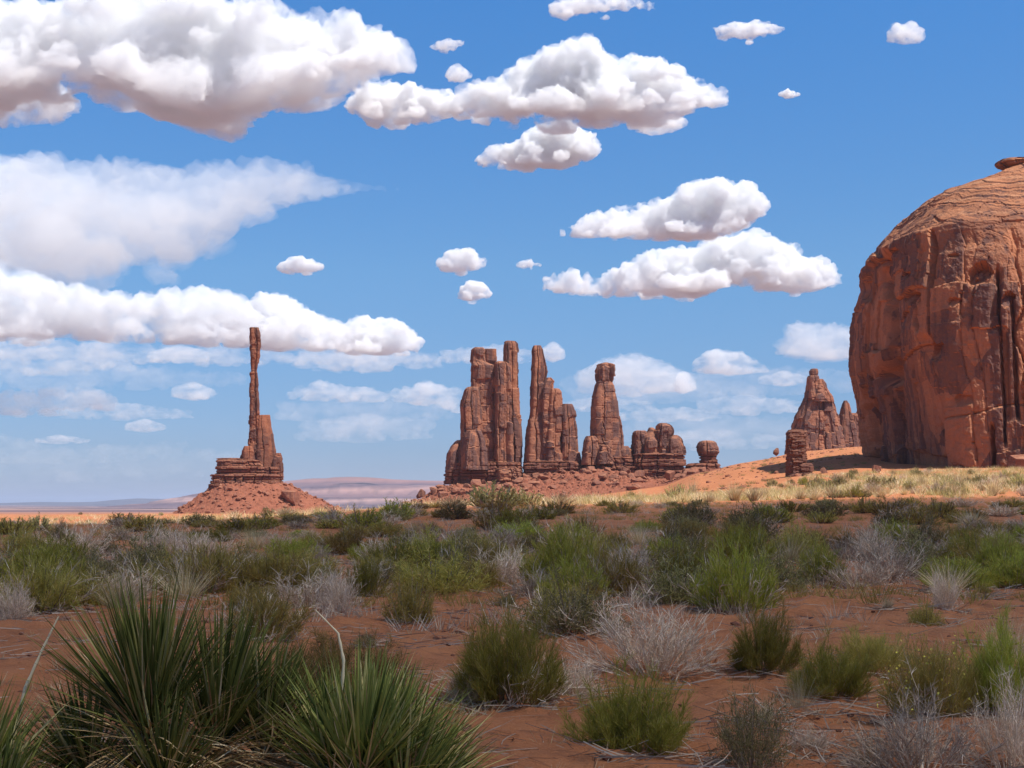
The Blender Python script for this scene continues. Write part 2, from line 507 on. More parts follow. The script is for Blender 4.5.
_ICO = {}
def ico(sub):
    if sub not in _ICO:
        import bmesh
        bm = bmesh.new(); bmesh.ops.create_icosphere(bm, subdivisions=sub, radius=1)
        _ICO[sub] = (np.array([v.co[:] for v in bm.verts]), np.array([[v.index for v in f.verts] for f in bm.faces]))
        bm.free()
    return _ICO[sub]

def boulder_verts(seed, sub=3, planes=11, rough=0.10, squash=(1, 1, 1)):
    """Angular block: a ball cut by random planes, then roughened."""
    rs = np.random.RandomState(seed)
    V, f = ico(sub)
    V = V.copy()
    for i in range(planes):
        n = rs.normal(size=3); n /= np.linalg.norm(n)
        h = rs.uniform(0.45, 0.8)
        dd = V @ n
        V -= np.where(dd > h, dd - h, 0)[:, None] * n
    V += V * (rough * fbm(V * 2.2 + seed, 4, seed)[:, None])
    V /= np.abs(V).max(0)
    return V * np.array(squash), f

_DD = np.concatenate([np.geomspace(4, 60, 90), np.geomspace(61, 1500, 160)])
def base_pt(u, v):
    """Where the ray through (u, v) meets the ground."""
    p = pt(u, v, 1.0)
    X = p.x * _DD; Zr = EYE + (p.z - EYE) * _DD
    g = ground_z(X, _DD) - Zr
    hit = np.nonzero(g >= 0)[0]
    if len(hit) == 0: return pt(u, v, 5000.0)                 # above the horizon: nothing to stand on
    i = hit[0]
    if i == 0: return pt(u, v, _DD[0])
    t = -g[i - 1] / (g[i] - g[i - 1])
    return pt(u, v, _DD[i - 1] + t * (_DD[i] - _DD[i - 1]))

M = {}
def rock_mats():
    M['tower'] = rock_material('tower_sandstone', (0.40, 0.165, 0.090), (0.120, 0.066, 0.060), (0.52, 0.25, 0.14), 0.95, 1.0)
    M['totem'] = rock_material('spire_sandstone', (0.34, 0.130, 0.070), (0.11, 0.055, 0.046), (0.42, 0.19, 0.11), 0.8, 1.0)
    M['butte'] = rock_material('butte_sandstone', (0.50, 0.205, 0.100), (0.130, 0.070, 0.062), (0.60, 0.31, 0.17), 0.95, 0.8)
    M['shale'] = rock_material('layered_shale', (0.27, 0.105, 0.062), (0.13, 0.062, 0.052), (0.40, 0.19, 0.11), 0.6, 1.4)
    M['dark'] = rock_material('dark_sandstone', (0.24, 0.10, 0.062), (0.10, 0.050, 0.042), (0.36, 0.18, 0.11), 0.7, 2.0)
    k = N('talus_sandstone'); p = k.pos()
    c = k.ramp(k.noise(p, 0.5, 6, 0.7), [(0.3, (0.21, 0.075, 0.045)), (0.7, (0.35, 0.128, 0.074))])
    k.color(c); k.rough(0.95, 0.1); k.bump(k.noise(p, 2.0, 6, 0.7), 0.7, 0.4)
    M['talus'] = k.m
    M['boulder'] = rock_material('boulder_sandstone', (0.32, 0.130, 0.078), (0.22, 0.10, 0.075), (0.50, 0.25, 0.15), 0.4, 2.5)

def rock_thing(name, cols, d, mat, label, cat, group=None):
    parts, low = [], []
    for i, (pts, kw) in enumerate(cols):
        kw = dict(kw)
        (low if kw.get('strata') else parts).append(loft(pts, d, seed=kw.pop('seed', 10 + i), **kw))
    V, f = join(parts)
    base = Vector((float(V[:, 0].mean()), d, float(V[:, 2].min())))
    me = mesh_from(name, V - np.array(base), f, smooth=False)
    set_attr(me, 'panel', np.concatenate([p[2] for p in parts]))
    o = put(name, me, mat, loc=base, label=label, cat=cat, group=group)
    if low:
        V, f = join(low)
        put('layered_base', mesh_from('layered_base', V - np.array(base), f, smooth=False), M['shale'], parent=o, label='thin dark ledges of layered rock along the foot')
    return o

def build_towers():
    D = 800.0
    st = dict(strata=1.5, strata_h=1.9, wamp=0.7, worl=(5, 5, 4), power=4)
    rock_thing('rock_spire', [
        ([(327.5, 249.3, 259), (335, 249.3, 260.2), (346, 249.7, 261.3), (356, 250, 260.6), (363, 250.3, 259), (369.5, 250.8, 257.6),
          (371.5, 250.8, 257.4), (373, 249.3, 258.2), (380, 249.6, 258.8), (390, 249.2, 258.4), (400, 249.4, 259.3), (413, 249.2, 259.8),
          (430, 248.6, 261), (450, 248.2, 263), (478, 248, 265)], dict(depth=0.95, wamp=1.5, worl=(3, 3, 4.5), namp=0.6, step=0.4, seed=3, rot=0.25)),
        ([(415, 258, 270.5), (420, 256, 271.5), (429, 255, 272.8), (450, 254, 276.2), (480, 252, 277.5)], dict(depth=0.9, wamp=0.7, worl=(7, 7, 24), seed=4, dy=1.5, rot=0.3)),
        ([(446, 243.5, 253), (451, 241.5, 255), (460, 240, 256), (472, 240, 256)], dict(depth=0.9, dy=-3, seed=5, rot=0.2)),
        ([(458, 217, 242), (461, 216, 262), (466, 215.5, 266), (478, 215.5, 268)], dict(depth=0.7, seed=6, dy=-1, rot=0.1, **st)),
        ([(467, 254, 279), (480, 253, 281)], dict(depth=0.6, seed=16, dy=-3, rot=-0.1, **st)),
        ([(453, 275, 280.5), (459, 273.5, 282), (480, 272, 283.2)], dict(depth=1.0, seed=7, rot=0.1, dy=-1)),
        ([(474, 213, 282), (477, 211, 283.5), (486, 210.5, 283.8), (496, 210, 284)], dict(depth=0.75, seed=8, rot=0.06, **st)),
    ], D, M['totem'], 'tall needle of dark red rock on a stepped ledge, standing alone above its rubble cone', 'rock spire')

    rock_thing('rock_tower', [
        ([(347.5, 474, 483), (350, 472.2, 485), (362, 471, 486), (366, 470.5, 494), (390, 470, 495), (430, 470, 497), (470, 469, 498)], dict(depth=0.9, seed=11, rot=0.15)),
        ([(349, 484, 496.6), (361, 484.5, 497), (364, 485, 494), (400, 484, 500)], dict(depth=0.8, seed=12, dy=1, wamp=0.4, rot=0.2)),
        ([(341, 505, 515), (344, 503.2, 517), (352, 502.8, 518), (363, 503, 518.2), (393, 502, 519), (431, 501, 520.5), (470, 500, 522)], dict(depth=1.0, seed=13, dy=2, rot=0.2, worl=(5, 5, 20))),
        ([(361.5, 496, 505), (364, 495, 508.5), (385, 494, 510), (430, 493, 511), (470, 492, 512)], dict(depth=1.1, seed=14, dy=-4, rot=0.35, worl=(5, 5, 16))),
        ([(372, 476, 512), (380, 472, 516), (420, 468, 519), (470, 462, 520)], dict(depth=0.55, seed=26, dy=5, rot=0.08)),
        ([(387, 467, 477), (390, 464, 479), (398, 461.5, 480), (406, 460.2, 481), (425, 460.8, 482), (445, 460, 483), (470, 459, 484)], dict(depth=1.0, seed=15, dy=-5, rot=0.3, wamp=1.3)),
        ([(430, 467, 480), (436, 464, 483), (450, 461, 486), (470, 460, 488)], dict(depth=1.0, seed=17, dy=-12, rot=0.4, wamp=1.2)),
        ([(440, 457, 468), (446, 451, 474), (452, 447.5, 476), (460, 446.2, 480), (470, 445, 482)], dict(depth=0.9, seed=18, dy=-3, rot=0.2, wamp=1.0)),
        ([(462, 446, 521), (466, 445, 522), (472, 444, 522.5), (484, 444, 522)], dict(depth=0.45, seed=19, dy=-4, rot=0.05, **st)),
        ([(468, 497, 519), (473, 494, 521), (482, 493, 522), (490, 492, 522)], dict(depth=0.7, seed=20, dy=-15, rot=0.3, wamp=2.2, worl=(4, 4, 4))),
    ], D, M['tower'], 'widest flat-topped red rock tower, leftmost in the broken row of towers', 'rock tower')

    rock_thing('rock_tower', [
        ([(345.5, 533, 541), (349, 531.5, 542.8), (356, 532, 544), (364, 531.5, 546), (372, 530.5, 547), (377, 530.4, 546), (382, 530, 545), (386, 530, 546.5), (406, 530.2, 545),
          (408, 530.5, 543.5), (417, 530, 544), (421, 527.8, 545), (430, 525.5, 547), (450, 524, 549), (470, 523, 550)], dict(depth=1.0, seed=21, rot=0.25, wamp=1.0)),
        ([(377.5, 547, 551), (381, 544.5, 553.5), (387, 541, 553), (400, 540, 553), (470, 538, 556)], dict(depth=1.0, seed=22, dy=-2, rot=0.4)),
        ([(388.5, 550, 558), (392, 549, 560.8), (404, 547, 561.2), (440, 545, 562), (470, 544, 563)], dict(depth=1.0, seed=23, dy=-3, rot=0.3)),
        ([(396, 536, 558), (410, 532, 566), (430, 529, 574), (470, 524, 578)], dict(depth=0.6, seed=27, dy=5, rot=0.08)),
        ([(404, 562.5, 571.5), (408, 561.3, 573.2), (414, 561, 575), (430, 561, 576.8), (462, 559, 579.3), (470, 558, 580)], dict(depth=1.0, seed=24, dy=-1, rot=0.25, worl=(6, 6, 22))),
        ([(461, 524, 578), (464, 523, 580), (474, 522, 580.5), (482, 522, 580)], dict(depth=0.45, seed=25, dy=-4, rot=0.05, **st)),
    ], D, M['tower'], 'red rock tower stepping down to the right, second from left in the row', 'rock tower')

    rock_thing('rock_tower', [
        ([(362.5, 603, 608), (364.5, 598, 612), (370, 596.6, 612.6), (380, 597, 612.8), (382.5, 598, 612)], dict(depth=1.0, seed=31, rot=0.3, cap=0.5)),
        ([(381, 597, 612), (385, 595, 613.5), (397, 592.2, 616.5), (414, 590.8, 618.5), (440, 590.5, 619), (470, 590, 621)], dict(depth=1.0, seed=32, dy=0.5, rot=0.2, wamp=0.6, worl=(9, 9, 7))),
        ([(416, 617, 620), (422, 616, 621.5), (438, 615, 623), (460, 614, 624.5)], dict(depth=1.2, seed=33, dy=0, rot=0.2)),
        ([(446, 623, 628), (450, 620, 631), (460, 618, 632)], dict(depth=1.0, seed=34, rot=0.2)),
        ([(436, 586, 595), (440, 584, 598.5), (448, 582.4, 600), (465, 581.5, 601)], dict(depth=0.9, seed=35, dy=-8, rot=0.3, wamp=1.3)),
        ([(445, 601, 607), (449, 599, 611), (464, 597, 613)], dict(depth=0.9, seed=36, dy=-11, rot=0.3, wamp=1.8, worl=(4, 4, 4))),
        ([(457, 583, 632), (460, 581, 634), (468, 580, 636), (478, 580, 637)], dict(depth=0.5, seed=37, dy=-3, rot=0.05, **st)),
    ], D, M['tower'], 'slender square-headed rock tower standing right of the narrow blue gap', 'rock tower')

    rock_thing('knobbly_rock', [
        ([(430.5, 635, 645), (433, 633, 647), (445, 632.5, 648), (462, 632, 649)], dict(depth=1.0, seed=41, rot=0.3)),
        ([(427.5, 649, 653), (430, 647.5, 656), (440, 646, 657), (462, 645, 658)], dict(depth=1.0, seed=42, rot=0.3, dy=2)),
        ([(437, 648, 654), (441, 645.5, 656), (452, 645, 656.5), (462, 645, 656)], dict(depth=1.0, seed=43, rot=0.3, dy=-6)),
        ([(432, 648, 664), (438, 643, 672), (462, 640, 682)], dict(depth=0.8, seed=48, rot=0.1, dy=2)),
        ([(423, 658, 667), (426, 655.5, 671), (431, 655, 671.8), (436, 656, 671), (441, 656, 669), (462, 654, 669)], dict(depth=1.0, seed=44, rot=0.4, dy=-2, cap=0.6)),
        ([(435, 671, 678), (439, 668, 681.5), (446, 666, 684), (452, 666, 684), (462, 666, 684.5)], dict(depth=1.0, seed=45, rot=0.4, dy=-3, cap=0.6)),
        ([(453.5, 634, 684), (456, 633, 684.5), (466, 632, 685), (478, 632, 685.5)], dict(depth=0.55, seed=46, dy=-4, rot=0.04, **st)),
    ], D, M['tower'], 'low knobbly red rock of rounded heads on thin ledges, between tall tower and mushroom rock', 'rock outcrop')

    rock_thing('mushroom_rock', [
        ([(440.5, 701, 713), (443, 698.5, 716.5), (448, 697, 718.5), (452, 697.5, 718.5), (455, 699, 716.5)], dict(depth=1.0, seed=51, rot=0.3, cap=0.8, wamp=0.7)),
        ([(452.5, 699, 716.5), (456, 698.5, 716.8), (462, 700, 716), (468, 699, 718)], dict(depth=0.95, seed=52, rot=0.2, **st)),
        ([(463, 690, 718), (465, 686, 720), (476, 680, 723)], dict(depth=0.6, seed=53, rot=0.05, **st)),
    ], D, M['tower'], 'small mushroom-shaped red rock with a round head on a layered stem', 'rock outcrop')

    rock_thing('rock_pyramid', [
        ([(368.5, 811.5, 817.5), (371, 810, 819), (374.5, 810, 818.5), (376.5, 811, 816)], dict(depth=1.0, seed=61, cap=0.8, rot=0.3)),
        ([(375.5, 809, 818), (378, 807.8, 819), (387, 807.4, 820), (400, 806, 826)], dict(depth=1.0, seed=62, rot=0.2)),
        ([(379, 818, 823), (383, 817, 825.5), (390, 815, 828), (396, 812, 831), (402, 810, 832)], dict(depth=1.0, seed=63, rot=0.3, dy=-2, wamp=1.4, worl=(4, 4, 4))),
        ([(397, 804.5, 830), (401, 803, 832.5), (418, 795.5, 837), (430, 792, 840), (445, 788, 843), (462, 784, 846)], dict(depth=0.7, seed=64, dy=3, rot=0.12, wamp=3.0, worl=(6, 6, 12), power=3.2)),
        ([(400.5, 844, 847), (404, 842.5, 849.5), (412, 840.5, 852), (430, 838, 856), (462, 835, 860)], dict(depth=0.8, seed=65, dy=10, rot=0.2)),
        ([(411, 857, 861), (414, 855, 864), (425, 852, 870), (462, 848, 880)], dict(depth=0.7, seed=66, dy=14, rot=0.2)),
        ([(413, 850, 857), (416, 847, 860), (462, 840, 866)], dict(depth=0.7, seed=67, dy=12, rot=0.2)),
    ], 1000.0, M['tower'], 'tapering red rock peak with a small round head, beside the big butte', 'rock outcrop')

    kw = dict(namp=0.5, worl=(2.6, 2.6, 1.5), wamp=1.1, step=0.18, crackd=0.5)
    rock_thing('rock_pillar', [
        ([(429.5, 790, 802), (432, 786.5, 805), (436, 785.5, 806), (448, 785.5, 805.5), (462, 786, 806.5), (480, 786, 808)], dict(depth=0.9, seed=71, rot=0.2, **kw)),
        ([(463, 798, 811), (466, 795, 812.5), (482, 793, 813)], dict(depth=0.9, seed=72, rot=0.3, dy=-0.5, **kw)),
        ([(473, 792, 812), (476, 789, 814), (484, 788, 815)], dict(depth=0.6, seed=73, rot=0.1, dy=-2, **kw)),
    ], 420.0, M['dark'], 'short dark layered rock pillar standing on the orange slope left of the butte', 'rock pillar')

def build_talus():
    def talus(name, x0, x1, y0, y1, step, hfun, label, seed, nblocks, smax):
        xs = np.arange(x0, x1, step); ys = np.arange(y0, y1, step)
        X, Y = np.meshgrid(xs, ys)
        X = X.ravel(); Y = Y.ravel()
        g = ground_z(X, Y)
        h = hfun(X, Y)
        Q = np.stack([X, Y, np.zeros_like(X)], 1)
        f1, f2, rid = worley(Q / np.array([3.2, 3.2, 1]), seed)
        f1b, f2b, ridb = worley(Q / np.array([1.5, 1.5, 1]), seed + 9)
        rock = (rid > 0.72) * (1 - sstep(0.25, 0.6, f1)) * rid * (1.6 if smax > 2 else 0.8) + (ridb > 0.45) * (1 - sstep(0.2, 0.6, f1b)) * ridb * 0.8
        Z = g + h + sstep(0.5, 4, h) * (rock + 1.4 * fbm(Q / 9, 4, seed)) - 0.6 * (h < 0.02)
        me = mesh_from(name, np.stack([X, Y, Z], 1), grid_faces(len(ys), len(xs)), smooth=False)
        put(name, me, M['talus'], kind='structure', label=label)
        rs = np.random.RandomState(seed)
        parts = []
        tries = 0
        CX = rs.uniform(x0, x1, nblocks * 12 + 2); CYs = rs.uniform(y0, y1 - (y1 - y0) * 0.35, nblocks * 12 + 2)
        CHs = hfun(CX, CYs); CGs = ground_z(CX, CYs)
        while len(parts) < nblocks and tries < nblocks * 12:
            tries += 1
            x, y, hh, g0 = CX[tries], CYs[tries], CHs[tries], CGs[tries]
            if hh < 0.3 or rs.rand() > min(1, 0.25 + hh / 12): continue
            s = min(0.38 * rs.pareto(1.7) + 0.28, smax)
            V, f = boulder_verts(rs.randint(1e6), 2, 14, 0.05, (1, rs.uniform(0.6, 1), rs.uniform(0.45, 0.8)))
            a = rs.uniform(0, 6.28); R = np.array([[math.cos(a), -math.sin(a), 0], [math.sin(a), math.cos(a), 0], [0, 0, 1]])
            b = rs.uniform(-0.5, 0.5); R2 = np.array([[1, 0, 0], [0, math.cos(b), -math.sin(b)], [0, math.sin(b), math.cos(b)]])
            V = (V @ R2.T @ R.T) * s + np.array([x, y, g0 + hh + 0.1 * s + 0.35])
            parts.append((V, f))
        V, f = join(parts)
        put('rubble', mesh_from('rubble', V, f, smooth=False), M['boulder'], kind='stuff', label='fallen red rubble ' + label.split(' ', 2)[2])
    # cone under the needle
    c = pt(247, 490, 800); cx, cyy = c.x, 800.0
    base = gz(cx, 770)
    top = pt(247, 484, 800).z
    def cone(X, Y):
        dx = (X - cx); rr = np.hypot(np.where(dx < 0, dx / 41.0, dx / 57.0), (Y - cyy) / 44.0)
        t = np.clip((1 - rr) / 0.58, 0, 1)
        return np.minimum((top - base) * t ** 1.15, (top - base)) 
    talus('talus_slope', cx - 52, cx + 66, 752, 850, 0.55, cone, 'red talus cone of broken rock under the needle', 301, 700, 1.6)
    # apron under the row of towers
    L = [(405, 0), (420, 3.0), (440, 9), (460, 11.5), (490, 9.5), (520, 12), (560, 14.5), (600, 13), (630, 7), (650, 3), (690, 1.2), (720, 0)]
    lx = np.array([pt(u, 480, 790).x for u, _ in L]); lh = np.array([h for _, h in L])
    def apron(X, Y):
        hmax = np.interp(X, lx, lh)
        t = np.clip((Y - 738) / 48.0, 0, 1)
        t2 = np.clip((860 - Y) / 40, 0, 1)
        return hmax * t ** 0.9 * t2
    talus('talus_slope', lx[0] - 4, lx[-1] + 4, 730, 862, 0.55, apron, 'red talus apron of broken rock under the row of towers', 302, 1900, 3.6)

def build_debris():
    rs = np.random.RandomState(8)
    n = 900
    d = rs.uniform(300, 760, n); u = rs.uniform(690, 870, n)
    X = (u - 512) / F * d; Z = ground_z(X, d)
    ok = perlin(np.stack([X / 30, d / 30, Z * 0], 1), 5) > -0.12
    parts = []
    for x, y, z in zip(X[ok], d[ok], Z[ok]):
        V, f = boulder_verts(rs.randint(1e6), 2, 12, 0.05, (1, rs.uniform(.6, 1), rs.uniform(.4, .7)))
        parts.append((V * min(0.16 * rs.pareto(1.8) + 0.16, 1.3) + np.array([x, y, z + .05]), f))
    V, f = join(parts)
    put('rubble', mesh_from('rubble', V, f, smooth=False), M['boulder'], kind='stuff', label='small red stones strewn over the orange ridge')

def boulder(u0, u1, v0, v1, d, seed, label, mat='boulder', squash=None, tilt=0.0):
    a, b = pt(u0, v1, d), pt(u1, v0, d)
    w = (b.x - a.x) / 2; h = (b.z - a.z) / 2
    V, f = boulder_verts(seed, 5, 12, 0.10)
    V = V * np.array([w, w * 0.9, h])
    ct, st_ = math.cos(tilt), math.sin(tilt)
    V = np.stack([V[:, 0] * ct - V[:, 2] * st_, V[:, 1], V[:, 0] * st_ + V[:, 2] * ct], 1)
    V[:, 2] -= V[:, 2].min()
    me = mesh_from('boulder', V, f, smooth=False)
    return put('boulder', me, M[mat], loc=((a.x + b.x) / 2, d, a.z), label=label, cat='boulder')

def build_boulders():
    boulder(282, 302, 484, 508, 775, 1, 'big fallen slab leaning on the right side of the needle\'s rubble cone', tilt=0.25)
    boulder(414.5, 426, 490, 499, 762, 2, 'dark wedge-shaped boulder alone at the left tip of the towers\' rubble apron', 'dark', tilt=0.5)
    boulder(772.5, 779, 447.5, 456, 650, 3, 'small dark boulder perched on the skyline of the orange ridge', 'dark')
    boulder(820, 828.5, 467, 477, 425, 4, 'squarish dark boulder just right of the short layered pillar', 'dark')
    boulder(872, 882, 464, 474, 392, 5, 'rounded boulder at the foot of the butte, upper of two near its left corner')
    boulder(858, 868, 472, 482, 385, 6, 'low boulder in front of the butte\'s shadow, lower of two near its left corner')
    boulder(1010, 1040, 452, 476, 396, 7, 'large tan boulder against the foot of the butte at its right end')
    boulder(634, 646, 468, 478, 765, 8, 'brown block on the rubble under the knobbly low rock')
    boulder(598, 609, 470, 479, 760, 9, 'pale orange block on the rubble below the square-headed tower')
    boulder(470, 484, 478, 487, 758, 10, 'large block on the rubble below the widest tower')
    boulder(664, 676, 470, 481, 755, 11, 'pair-like split block under the right end of the knobbly rock')

def build_butte():
    # left silhouette: (row, column), stood at the distance of the wall's left corner
    E = [(138, 1100), (150, 1040), (158, 1012), (166, 998), (172, 986), (182, 968), (188, 955), (194, 942), (197, 930), (203, 920), (215, 905), (230, 893),
         (243, 882), (252, 873), (262, 866.5), (275, 861), (290, 857), (310, 853.5), (330, 852), (350, 850.5), (365, 851.5), (380, 855), (395, 858), (410, 861),
         (430, 862.5), (450, 864.5), (462, 866), (480, 866)]
    DW = 475.0
    uc = 1100
    s_pts = []
    pz = np.array([pt(uc, v, DW).z for v, _ in E]); pw = np.array([pt(uc, v, DW).x - pt(u, v, DW).x for v, u in E])
    cx = pt(uc, 300, DW).x - 0.5
    pw = pw - np.interp([e[0] for e in E], [140, 165, 195, 250, 275], [3.0, 3.0, 0.8, 1.4, 6.0])
    pz = np.where(pz > 55, 55 + (pz - 55) * np.interp(pz, [55, 85, 122], [0.97, 0.97, 0.93]), pz)
    # resample by arc length
    seg = np.hypot(np.diff(pz), np.diff(pw)); arc = np.concatenate([[0], np.cumsum(seg)])
    n = int(arc[-1] / 0.34)
    a = np.linspace(0, arc[-1], n)
    z = np.interp(a, arc, pz); w = np.interp(a, arc, pw)
    k = np.ones(7) / 7
    z = np.convolve(np.pad(z, 3, mode='edge'), k, 'valid'); w = np.convolve(np.pad(w, 3, mode='edge'), k, 'valid'); w[0] = 0.0
    # angles: dense where the wall faces the viewer and on the left flank
    fr = np.linspace(-math.pi * 1.10, -math.pi * 0.33, 560)
    bk = np.linspace(-math.pi * 0.33, math.pi * 0.90, 160)[1:-1]
    ang = np.concatenate([fr, bk])
    na = len(ang)
    zt = (z - z.min()) / (z.max() - z.min())
    power = np.interp(zt, [0, 0.66, 1.0], [5.5, 4.6, 2.4])
    ca, sa = np.cos(ang)[None], np.sin(ang)[None]
    r = (np.abs(ca) ** power[:, None] + np.abs(sa) ** power[:, None]) ** (-1 / power[:, None])
    ex, ey = r * ca, r * sa
    CY = 466.0
    zr = np.clip((z - 60) / (z.max() - 60), 0, 1)
    hd = 64.0 * (1 - zr ** 1.7) ** 0.62            # the roof falls towards the viewer in a long dome
    X = cx + w[:, None] * ex; Y = CY + hd[:, None] * np.where(ey < 0, 1.0, 1.15) * ey
    Z = np.repeat(z[:, None], na, 1)
    V = np.stack([X, Y, Z], -1).reshape(-1, 3)
    # outward normal of the smooth body
    dX = np.gradient(X, axis=1); dY = np.gradient(Y, axis=1)
    Gx = np.gradient(X, axis=0); Gy = np.gradient(Y, axis=0); Gz = np.gradient(Z, axis=0)
    T1 = np.stack([dX, dY, np.zeros_like(dX)], -1); T2 = np.stack([Gx, Gy, Gz], -1)
    Nn = np.cross(T2, T1); Nn = Nn / np.maximum(np.linalg.norm(Nn, axis=-1, keepdims=True), 1e-9)
    Nn = Nn.reshape(-1, 3)
    out = (V[:, 0] - cx) * Nn[:, 0] + (V[:, 1] - CY) * Nn[:, 1] + Nn[:, 2] * 20
    Nn = np.where((out < 0)[:, None], -Nn, Nn)
    zz = V[:, 2]
    ztop = 66.0                    # where the wall turns into the dome
    wall = 1 - sstep(0.30, 0.62, Nn[:, 2] + 0.10 * fbm(V / 25, 3, 400))
    uu = V[:, 0] / V[:, 1] * F + 512              # column each bit of the wall was surveyed at
    vv = HORIZON - (zz - EYE) / V[:, 1] * F       # and its row (small-angle)
    front = (Nn[:, 1] < 0.2)
    D = np.zeros(len(V))
    # large buttresses
    Q = V
    D += wall * 1.2 * (fbm(Q / np.array([15, 15, 110.0]) + 3, 3, 401) - 0.15)
    pa = np.concatenate([[0], np.cumsum(np.hypot(np.diff(X[n // 3]), np.diff(Y[n // 3])))])
    SA = np.tile(pa, (n, 1)).ravel()
    o1, dv, dh, r1, r2 = joints(SA, zz, 405, 15.0, 40.0)
    D += wall * (4.6 * (o1 - 0.6) - 1.3 * (r1 > 0.6) * (1 - sstep(0, 0.5, dv)) - 0.8 * (r2 > 0.6) * (1 - sstep(0, 0.5, dh)))
    o2, dv, dh, r1, r2 = joints(SA, zz, 406, 3.9, 13.0)
    D += wall * (1.9 * (o2 - 0.5) - 0.5 * (r1 > 0.75) * (1 - sstep(0, 0.35, dv)))
    o3, dv, dh, r1, r2 = joints(SA, zz, 416, 1.6, 3.2)
    D += wall * 0.55 * (o3 - 0.5) * (o1 > 0.35)
    wq = Q
    # explicit joints and recesses: (column, row0, row1, half-width px, depth m, lean px)
    for (jc, r0, r1, hw_, dp, ln) in [(1004, 262, 445, 1.3, 2.6, 3), (1008, 330, 420, 3.5, 2.0, 0), (1000, 265, 330, 5, 2.0, -6), (889, 250, 385, 7.0, 9.0, 4), (867, 355, 474, 5.5, 9.0, 6), (879, 400, 474, 3.0, 5.0, 3), (916, 290, 330, 2.0, 2.5, 2), (897, 330, 450, 3.5, 3.5, 2),
                                      (942, 425, 452, 1.2, 3.0, 6), (930, 335, 360, 7, 2.0, 4), (993, 425, 470, 2, 4.0, 0), (868, 262, 300, 4, 3.0, -4), (1018, 300, 420, 2, 3.0, 2)]:
        tt = np.clip((vv - r0) / (r1 - r0), 0, 1)
        cc = jc + ln * (tt - 0.5) + 1.5 * fbm(np.stack([vv / 16, np.zeros_like(vv), np.zeros_like(vv) + jc], 1), 2, 3)
        D -= front * dp * np.exp(-((uu - cc) / hw_) ** 4) * sstep(r0 - 4, r0 + 6, vv) * (1 - sstep(r1 - 6, r1 + 4, vv))
    # hollow in the upper wall with overhang
    for (hc, hr, hu, hv, dp) in [(984, 272, 12, 17, 5.0), (1012, 300, 7, 9, 3.0), (876, 262, 6, 7, 3), (900, 250, 5, 4, 2.5), (912, 275, 6, 4, 2), (955, 252, 6, 2.5, 1.8), (938, 352, 12, 12, 3.5), (915, 296, 7, 6, 3.0), (958, 300, 8, 5, 2.5), (965, 400, 10, 6, 2.0), (905, 320, 6, 9, 1.5)]:
        e = ((uu - hc + 0.35 * (vv - hr)) / hu) ** 2 + ((vv - hr) / hv) ** 2
        e = e + 2.2 * fbm(Q / np.array([4, 4, 5.0]), 4, 408) + 0.5 * (o2 - 0.5)
        D -= front * dp * (1 - sstep(0.80, 1.0, e)) * np.clip(0.55 - 0.5 * (vv - hr) / hv, 0.12, 1)
    # horizontal bedding low on the wall and cross-bedded dome
    dome = 1 - wall
    tilt = zz + 0.16 * (V[:, 0] - cx) + 9.0 * fbm(Q / np.array([26, 26, 50]), 4, 409)
    for (lh, am, sd) in [(9.5, 0.55, 1), (3.3, 0.26, 2), (1.2, 0.16, 3)]:
        li = np.floor(tilt / lh); fr_ = tilt / lh - li
        ly = rnd3(li.astype(np.int64), np.zeros(len(li), np.int64) + sd, np.zeros(len(li), np.int64))
        D += dome * am * ((ly - 0.5) * 0.8 + 0.6 * (1 - fr_) * ly)
    D += dome * 1.2 * fbm(Q / np.array([14, 14, 8.0]), 5, 410)
    f1, f2, rid5 = worley(wq / np.array([12, 12, 5.0]), 411)
    D -= dome * 0.6 * (1 - sstep(0, 0.05, f2 - f1)) * (rid5 > 0.6)
    base = 1 - sstep(14, 22, zz)
    D += (0.35 + 0.65 * wall) * fbm(Q / np.array([2.8, 2.8, 4.0]), 5, 412, 0.66)
    pole = np.repeat(sstep(0, 8, w), na)
    V = V + Nn * (D * pole)[:, None]
    f = grid_faces(n, na, wrap=True)
    me = mesh_from('butte', V - np.array([cx, DW, 8.0]), f, smooth=False)
    set_attr(me, 'panel', np.where(wall > 0.3, o1 * 0.55 + o2 * 0.45, 0.45))
    root = put('butte', me, M['butte'], loc=(cx, DW, 8.0), label='huge rounded red sandstone butte with a domed top at the right edge', cat='butte')
    # cap slab on the dome
    
    pts = [(159.5, 1005, 1052), (161, 998.5, 1056), (164, 998, 1058), (167, 1001, 1056), (169, 1004, 1050)]
    Vv, ff, _a = loft(pts, 462, depth=0.6, seed=77, rot=0.05, step=0.25, worl=(5, 5, 1.2), wamp=0.9, namp=0.5)
    o = put('cap_slab', mesh_from('cap_slab', Vv - np.array([cx, DW, 8.0]), ff, smooth=False), M['butte'], parent=root, label='thin overhanging slab on the dome')

